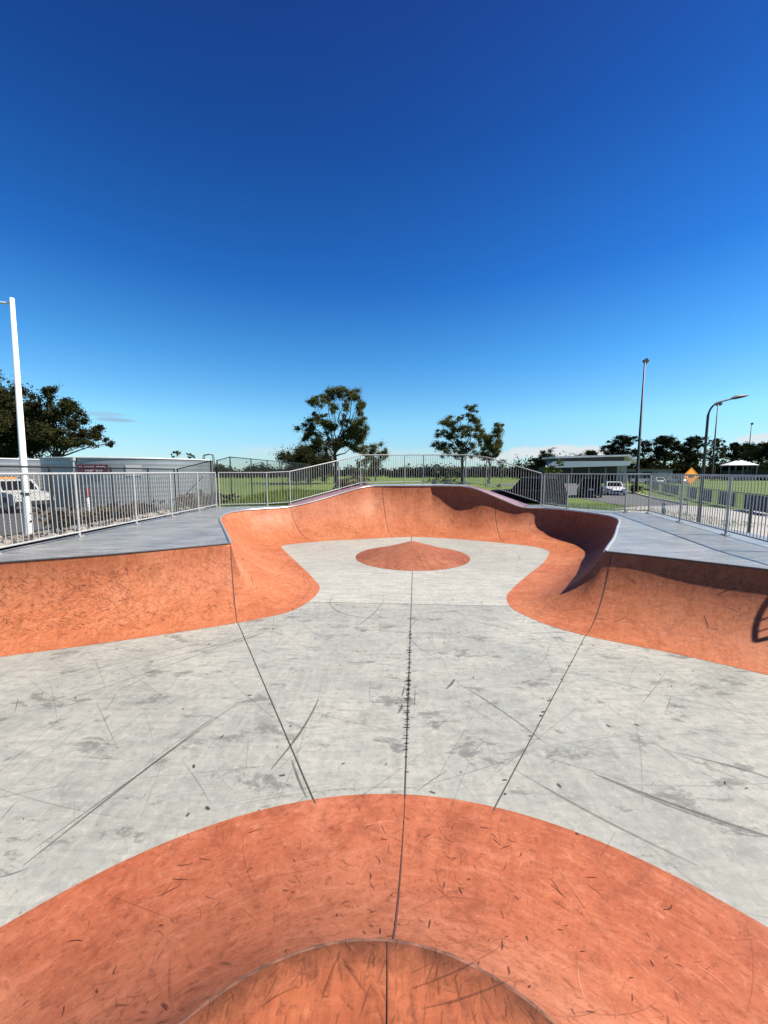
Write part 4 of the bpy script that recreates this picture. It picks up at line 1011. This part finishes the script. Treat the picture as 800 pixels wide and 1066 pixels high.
for x0, x1, yy in ((777, 812, 0), (749, 768, 0), (732, 743, 0), (716, 726, 0), (699, 707.5, 0), (690, 698, 0), (676, 686, 0)):
    # where the sight-line bearing of the banner's ends meets the fence line
    def hit(px_):
        u = (px_-400)/400
        for a, b in zip(of, of[1:]):
            fa, fb = a[0]-u*a[1], b[0]-u*b[1]
            if fa*fb <= 0: return Vector((*lerp(a, b, fa/(fa-fb)), 0))
        return Vector((*of[0], 0))
    a, b = hit(x0)-O, hit(x1)-O; off = Vector((-.05, 0, 0)); mb = MB()
    U = Vector((0, 0, 1)); mb.face([a+off+U*.08, b+off+U*.08, b+off+U*1.04, a+off+U*1.04]); bo = mb.build('banner', M['banner'], root, fix=False)
    mb = MB(); off = Vector((-.056, 0, 0))
    for k in range(3):
        s0 = .12+k*.3; mb.face([a.lerp(b, s0)+off+U*.12, a.lerp(b, s0+.04)+off+U*.12, a.lerp(b, s0+.04)+off+U*1.0, a.lerp(b, s0)+off+U*1.0])
    mb.build('print', M['banner_w'], bo, fix=False)

# ------------------------------------------------------------------ trees
def leaf_clump(mb, c, r, n, size, rg, mi=0, flat=1.0):
    c = Vector(c); r = Vector(r)
    for _ in range(n):
        d = Vector((rg.gauss(0, 1), rg.gauss(0, 1), rg.gauss(0, 1))).normalized()*min(1.5, abs(rg.gauss(.25, .55)))
        p = c+Vector((d.x*r.x, d.y*r.y, d.z*r.z))
        p += Vector((mnoise.noise(p*.9), mnoise.noise(p*.9+Vector((5, 0, 0))), mnoise.noise(p*.9+Vector((0, 9, 0)))))*min(r)*.35
        a = Vector((rg.gauss(0, 1), rg.gauss(0, 1), rg.gauss(0, 1)*flat)).normalized(); b = a.orthogonal().normalized()
        b.rotate(Matrix.Rotation(rg.uniform(0, 6.28), 3, a)); cc = a.cross(b); s = size*rg.uniform(.6, 1.4)
        mb.face([p-b*s*.5, p-cc*s*.28, p+b*s*.5, p+cc*s*.28], mi)
def limb(mb, a, b, r0, r1, rg, wob=.06, n=5):
    a, b = Vector(a), Vector(b); L = (b-a).length; pts = []
    for k in range(n+1):
        q = k/n; p = a.lerp(b, q); p += Vector((rg.uniform(-1, 1), rg.uniform(-1, 1), rg.uniform(-.4, .6)))*L*wob*math.sin(math.pi*q); pts.append(p)
    mb.tube(pts, [r0+(r1-r0)*k/n for k in range(n+1)], 7, 0)
def make_tree(name, label, base, clumps, trunk_h, tr, leaf, bark, size, dens, seed, group=None, cat='tree', lean=(0, 0), limbs=True):
    """clumps: (dx, dy, z, rx, ry, rz) relative to the base"""
    rg = random.Random(seed); root = empty(name, base, 0, label, cat, group)
    mb = MB(); top = Vector((lean[0], lean[1], trunk_h)); limb(mb, (0, 0, -.3), top, tr, tr*.6, rg, .03, 6)
    lm = MB()
    for (dx, dy, z, rx, ry, rz) in clumps:
        if limbs:
            q = rg.uniform(.55, 1.0); st = Vector((0, 0, 0)).lerp(top, min(1, max(.35, q if z > trunk_h else z/trunk_h*.75)))
            limb(mb, st, (dx, dy, z), tr*.34, tr*.06, rg, .10)
            for _ in range(3):
                mid = st.lerp(Vector((dx, dy, z)), rg.uniform(.5, .8)); limb(mb, mid, (dx+rg.uniform(-.7, .7)*rx, dy+rg.uniform(-.7, .7)*ry, z+rg.uniform(-.3, .7)*rz), tr*.10, tr*.025, rg, .1, 4)
        sub = max(5, int(rx*rz*2.4))
        vol = rx*rz
        NSB = min(22, sub+5)
        for _ in range(NSB):
            d = Vector((rg.gauss(0, .5), rg.gauss(0, .5), rg.gauss(0, .46)))
            k = rg.uniform(.3, .7); leaf_clump(lm, (dx+d.x*rx, dy+d.y*ry, z+d.z*rz), (rx*k, ry*k, rz*k*.85), int(dens*3.6*vol/NSB)+8, size, rg)
    mb.build('trunk', bark, root); lm.build('crown', leaf, root, fix=False)
    return root
def px_clumps(lst, depth, bx, ppm, hor=491, depthr=.8, seed=1, grow=1.42):
    """measured outline of a real tree (in the photo's own pixels) turned to metres about its base"""
    rg = random.Random(seed); out = []
    for x, y, rx, ry in lst: out.append(((x-bx)/ppm, rg.uniform(-1, 1)*1.6, H+(hor-y)/ppm, rx*grow/ppm, max(rx, ry)*grow/ppm*depthr, ry*grow/ppm))
    return out
D = 83; ppm = 400/D
gum = [(331, 421, 5, 5), (344, 413, 6, 5), (356, 411, 6, 5), (369, 414, 6, 5), (376, 422, 4, 5), (377, 433, 3.5, 4), (333, 434, 4, 3), (326, 446, 7, 6), (338, 443, 7, 4), (322, 455, 4, 4), (331, 458, 4, 4), (347, 447, 6, 4),
       (360, 440, 4, 4), (371, 446, 6, 5), (376, 455, 6, 8), (366, 455, 6, 7), (372, 466, 5, 5), (357, 462, 5, 4), (343, 462, 4, 3), (350, 427, 4, 4), (363, 425, 3, 4)]
make_tree('gum_tree', 'tall open crowned gum tree standing alone above the raised back wall', ((350-400)/400*D, D, 0), px_clumps(gum, D, 350, ppm), 8.6, .5, M['leaf_gum'], M['bark'], .25, 560, 11, 'trees on the far lawn')
D = 78; ppm = 400/D
make_tree('round_tree', 'low rounded dark tree at the foot of the tall gum', ((322-400)/400*D, D, 0), px_clumps([(312, 478, 10, 9), (322, 473, 10, 9), (334, 476, 10, 10), (322, 485, 16, 10), (341, 484, 7, 8)], D, 322, ppm), 2.5, .35, M['leaf_dark'], M['bark'], .27, 420, 12, 'trees on the far lawn', limbs=False)
D = 105; ppm = 400/D
make_tree('small_gum_tree', 'small distant gum tree just right of the tall gum', ((391-400)/400*D, D, 0), px_clumps([(388, 469, 6, 5), (396, 475, 5, 5), (402, 473, 3, 3), (386, 478, 4, 4), (392, 483, 6, 4)], D, 391, ppm), 4.5, .28, M['leaf_gum'], M['bark'], .26, 380, 13, 'trees on the far lawn')
D = 76; ppm = 400/D
g2 = [(487, 428, 4.5, 3.5), (479, 436, 3, 3), (466, 440, 6, 4), (475, 446, 8, 4), (493, 440, 6, 6), (496, 446, 4, 4), (460, 451, 5, 3.5), (470, 455, 6, 4), (484, 452, 6, 4), (497, 457, 5, 5), (461, 464, 6, 5), (478, 462, 5, 4), (490, 466, 5, 4), (465, 473, 5, 4), (480, 472, 6, 4)]
make_tree('gum_tree', 'loose crowned gum tree with sky showing through above the back railing', ((481-400)/400*D, D, 0), px_clumps(g2, D, 481, ppm), 6.5, .36, M['leaf_gum'], M['bark'], .23, 440, 14, 'trees on the far lawn')
D = 80; ppm = 400/D
g3 = [(515, 448, 4.5, 4), (511, 455, 6, 4), (519, 461, 4, 5), (506, 462, 6, 5), (514, 468, 5, 5), (503, 471, 6, 4), (518, 472, 2.5, 3), (510, 476, 5, 3)]
make_tree('gum_tree', 'shorter dense gum tree touching the loose crowned gum on its right', ((509-400)/400*D, D, 0), px_clumps(g3, D, 509, ppm), 5.5, .3, M['leaf_gum'], M['bark'], .24, 540, 15, 'trees on the far lawn')
# left dark trees beyond the tanks
D = 52; ppm = 400/D
lt1 = [(6, 425, 14, 14), (22, 430, 12, 13), (-8, 440, 16, 18), (12, 450, 20, 16), (30, 447, 12, 14), (38, 462, 12, 12), (10, 468, 24, 10)]
make_tree('broad_tree', 'large dark broad tree behind the white light pole', ((10-400)/400*D, D, .2), px_clumps(lt1, D, 10, ppm), 5, .45, M['leaf_dark'], M['bark'], .28, 560, 21, 'dark trees behind the water tank')
D = 50; ppm = 400/D
lt2 = [(72, 418, 7, 6), (66, 428, 8, 7), (80, 424, 7, 6), (88, 428, 5, 4), (58, 440, 10, 9), (74, 440, 11, 9), (86, 440, 7, 5), (98, 452, 8, 5), (84, 458, 12, 8), (66, 458, 12, 9), (106, 447, 3, 3), (112, 458, 5, 4), (118, 464, 3, 2.5), (100, 465, 9, 5), (48, 425, 6, 6), (45, 440, 8, 10)]
make_tree('spreading_tree', 'dark feathery tree leaning out over the steel tank roof', ((62-400)/400*D, D, .2), px_clumps(lt2, D, 66, ppm), 5, .36, M['leaf_dark'], M['bark'], .24, 420, 22, 'dark trees behind the water tank')
make_tree('low_shrub', 'small twiggy shrub top peeking over the tank roof near the ladder', ((193-400)/400*50, 50, .1), px_clumps([(190, 474, 3, 2.2), (196, 475, 3, 2)], 50, 193, 8), 3, .06, M['leaf_dark'], M['bark'], .24, 110, 23, None, 'shrub')
# right-hand row beyond the clubhouse
def rt(label, px0, depth, lst, th, seed, name='tree', leaf='leaf_far', dens=210, size=.4, bark='bark'):
    make_tree(name, label, ((px0-400)/400*depth, depth, 0), px_clumps(lst, depth, px0, 400/depth, grow=1.05), th, .4, M[leaf], M[bark], size, dens, seed, 'dark trees behind the oval buildings')
rt('flat topped spreading tree rising above the clubhouse roof end', 645, 128, [(646, 457, 10, 3.5), (640, 462, 8, 4), (653, 462, 7, 4), (632, 467, 6, 3), (640, 470, 9, 5), (655, 472, 6, 4), (646, 477, 14, 6)], 9, 31, 'umbrella_tree')
rt('small sparse crown just right of the tallest floodlight mast', 668, 132, [(667, 464, 5, 3.5), (671, 468, 4, 3), (665, 472, 6, 4), (668, 480, 8, 5)], 8, 32, 'umbrella_tree')
rt('wide domed dark crown left of the yellow sign', 690, 125, [(684, 461, 8, 5), (696, 461, 8, 5), (690, 458, 8, 4), (680, 468, 7, 5), (700, 467, 6, 5), (690, 474, 12, 6)], 8, 33, 'umbrella_tree')
rt('round topped dark tree directly above the yellow sign', 717, 126, [(715, 460, 7, 5), (721, 463, 6, 5), (712, 468, 6, 5), (718, 475, 11, 7)], 8, 34, 'umbrella_tree')
rt('thin see-through tree behind the curved street lamp and twin headed mast', 741, 112, [(738, 461, 5, 4), (747, 460, 4, 4), (751, 466, 4, 4), (742, 468, 6, 5), (735, 471, 4, 4), (748, 475, 5, 4), (741, 479, 5, 4), (731, 463, 4, 4)], 7, 35, 'sparse_tree', 'leaf_dark', 60, .45)
rt('rounded dark crown just left above the white hip roof', 763, 128, [(760, 467, 5, 4), (766, 467, 5, 4), (763, 464, 5, 3), (762, 474, 9, 6)], 7, 36, 'umbrella_tree')
rt('broad dark crown behind the distant mast and pavilion roof', 780, 132, [(775, 467, 8, 4), (785, 468, 8, 5), (780, 474, 14, 7)], 7, 37, 'umbrella_tree')
rt('tall dark crown cut by the right edge of the photo', 799, 120, [(794, 466, 7, 5), (802, 463, 8, 5), (808, 468, 8, 8), (796, 476, 12, 8)], 8, 38, 'umbrella_tree')
rt('low dark rounded tree left of the clubhouse roof', 567, 118, [(560, 480, 8, 4), (568, 475, 6, 5), (574, 478, 6, 6), (565, 486, 12, 6)], 4, 39, 'round_tree')
rt('dark dome of a tree peeking over the middle of the clubhouse roof', 614, 126, [(611, 472, 6, 3.5), (618, 472, 6, 3), (614, 478, 10, 5)], 6, 40, 'round_tree')
# continuous dark masses: lower wood behind buildings, and the far tree line across the middle
def wood(name, label, runs, seed, leaf, size):
    rg = random.Random(seed); mb = MB()
    for (a0, a1, depth, ytop, ybot, step, var) in runs:
        x = a0
        while x < a1:
            q = 400/depth; yt = ytop+rg.uniform(-var, var)*.7+var*2.2*mnoise.noise(Vector((x*.05, seed, 0))); h = (ybot-yt)/2
            leaf_clump(mb, ((x-400)/400*depth, depth+rg.uniform(-5, 5), H+(491-(yt+h))/q), (step*1.1/q, 3, h*1.1/q), int(step*h*13)+80, size*1.1*depth/120, rg); x += step*rg.uniform(.6, 1.0)
    return tag(mb.build(name, M[leaf], None, fix=False), label, 'woodland', kind='stuff')
wood('woods', 'dark continuous wood behind the clubhouse and pavilion', [(540, 830, 142, 480, 500, 7, 4), (600, 830, 138, 484, 501, 7, 3)], 51, 'leaf_far', .6)
wood('treeline', 'distant dark treeline along the far side of the lawn', [(205, 560, 190, 487.5, 496.6, 5, 2.2), (215, 330, 160, 487.5, 497.6, 5, 2), (410, 565, 165, 486.5, 497.4, 5, 1.8)], 52, 'leaf_far', .62)

# saplings and shrubs nearer the fence
def sapling(label, x, y, h, leaf, seed, spread=.5, dens=70, size=.12, group='young plants behind the railings', name='sapling'):
    rg = random.Random(seed); z = max(0, ground_z(x, y)); cl = [(rg.uniform(-spread, spread), rg.uniform(-spread, spread), h*rg.uniform(.35, 1), spread*.5, spread*.5, spread*.45) for _ in range(9)]
    make_tree(name, label, (x, y, z), cl, h*.75, .03, M[leaf], M['bark_pale'], size, dens/ (spread*spread*.25)*.12, seed, group)
sapling('thin young tree with bright green leaves beside the black wagon', 11.3, 26.2, 3.0, 'leaf_young', 61, .55, 70, .16)
sapling('leafy sapling behind the middle of the back railing', 4.1, 26.5, 2.7, 'leaf_gum', 62, .75, 90, .15)
sapling('small sapling left of the ramp rail in front of the tall gum', -1.5, 27.0, 2.6, 'leaf_gum', 64, .55, 80, .14)
sapling('bare leaning sapling right of the loose gum trees', 9.0, 29.5, 3.5, 'leaf_gum', 63, .3, 14, .10)
for i, (x, y, h, lf, lab) in enumerate(((-8.1, 16.4, .85, 'dry', 'scrubby dry bush at the corner post by the tank'), (-7.6, 17.0, .6, 'leaf_dark', 'dark scrubby bush beside the tall chain link fence'),
        (-10.6, 15.2, .8, 'dry', 'straw coloured bush in the bark bed below the maroon sign'), (-10.2, 12.6, .7, 'dry', 'low straw coloured clump in the bark bed by the black post'),
        (-11.2, 17.2, .9, 'dry', 'straw coloured bush nearest the tank wall'), (-3.0, 28.5, 1.1, 'dry', 'brown leafy bush beyond the grassy mound'), (-2.0, 32.5, 1.2, 'dry', 'second brown bush farther along the mulch strip'),
        (28.5, 43.6, 1.2, 'leaf_dark', 'round dark shrub beside the road in front of the tall mast'))):
    rg = random.Random(80+i); cl = [(rg.uniform(-.5, .5), rg.uniform(-.5, .5), h*rg.uniform(.2, .7), .4, .4, h*.35) for _ in range(7)]
    make_tree('bush', lab, (x, y, ground_z(x, y)), cl, h*.4, .03, M[lf], M['bark'], .13, 420, 80+i, 'low bushes beyond the railings', 'bush')
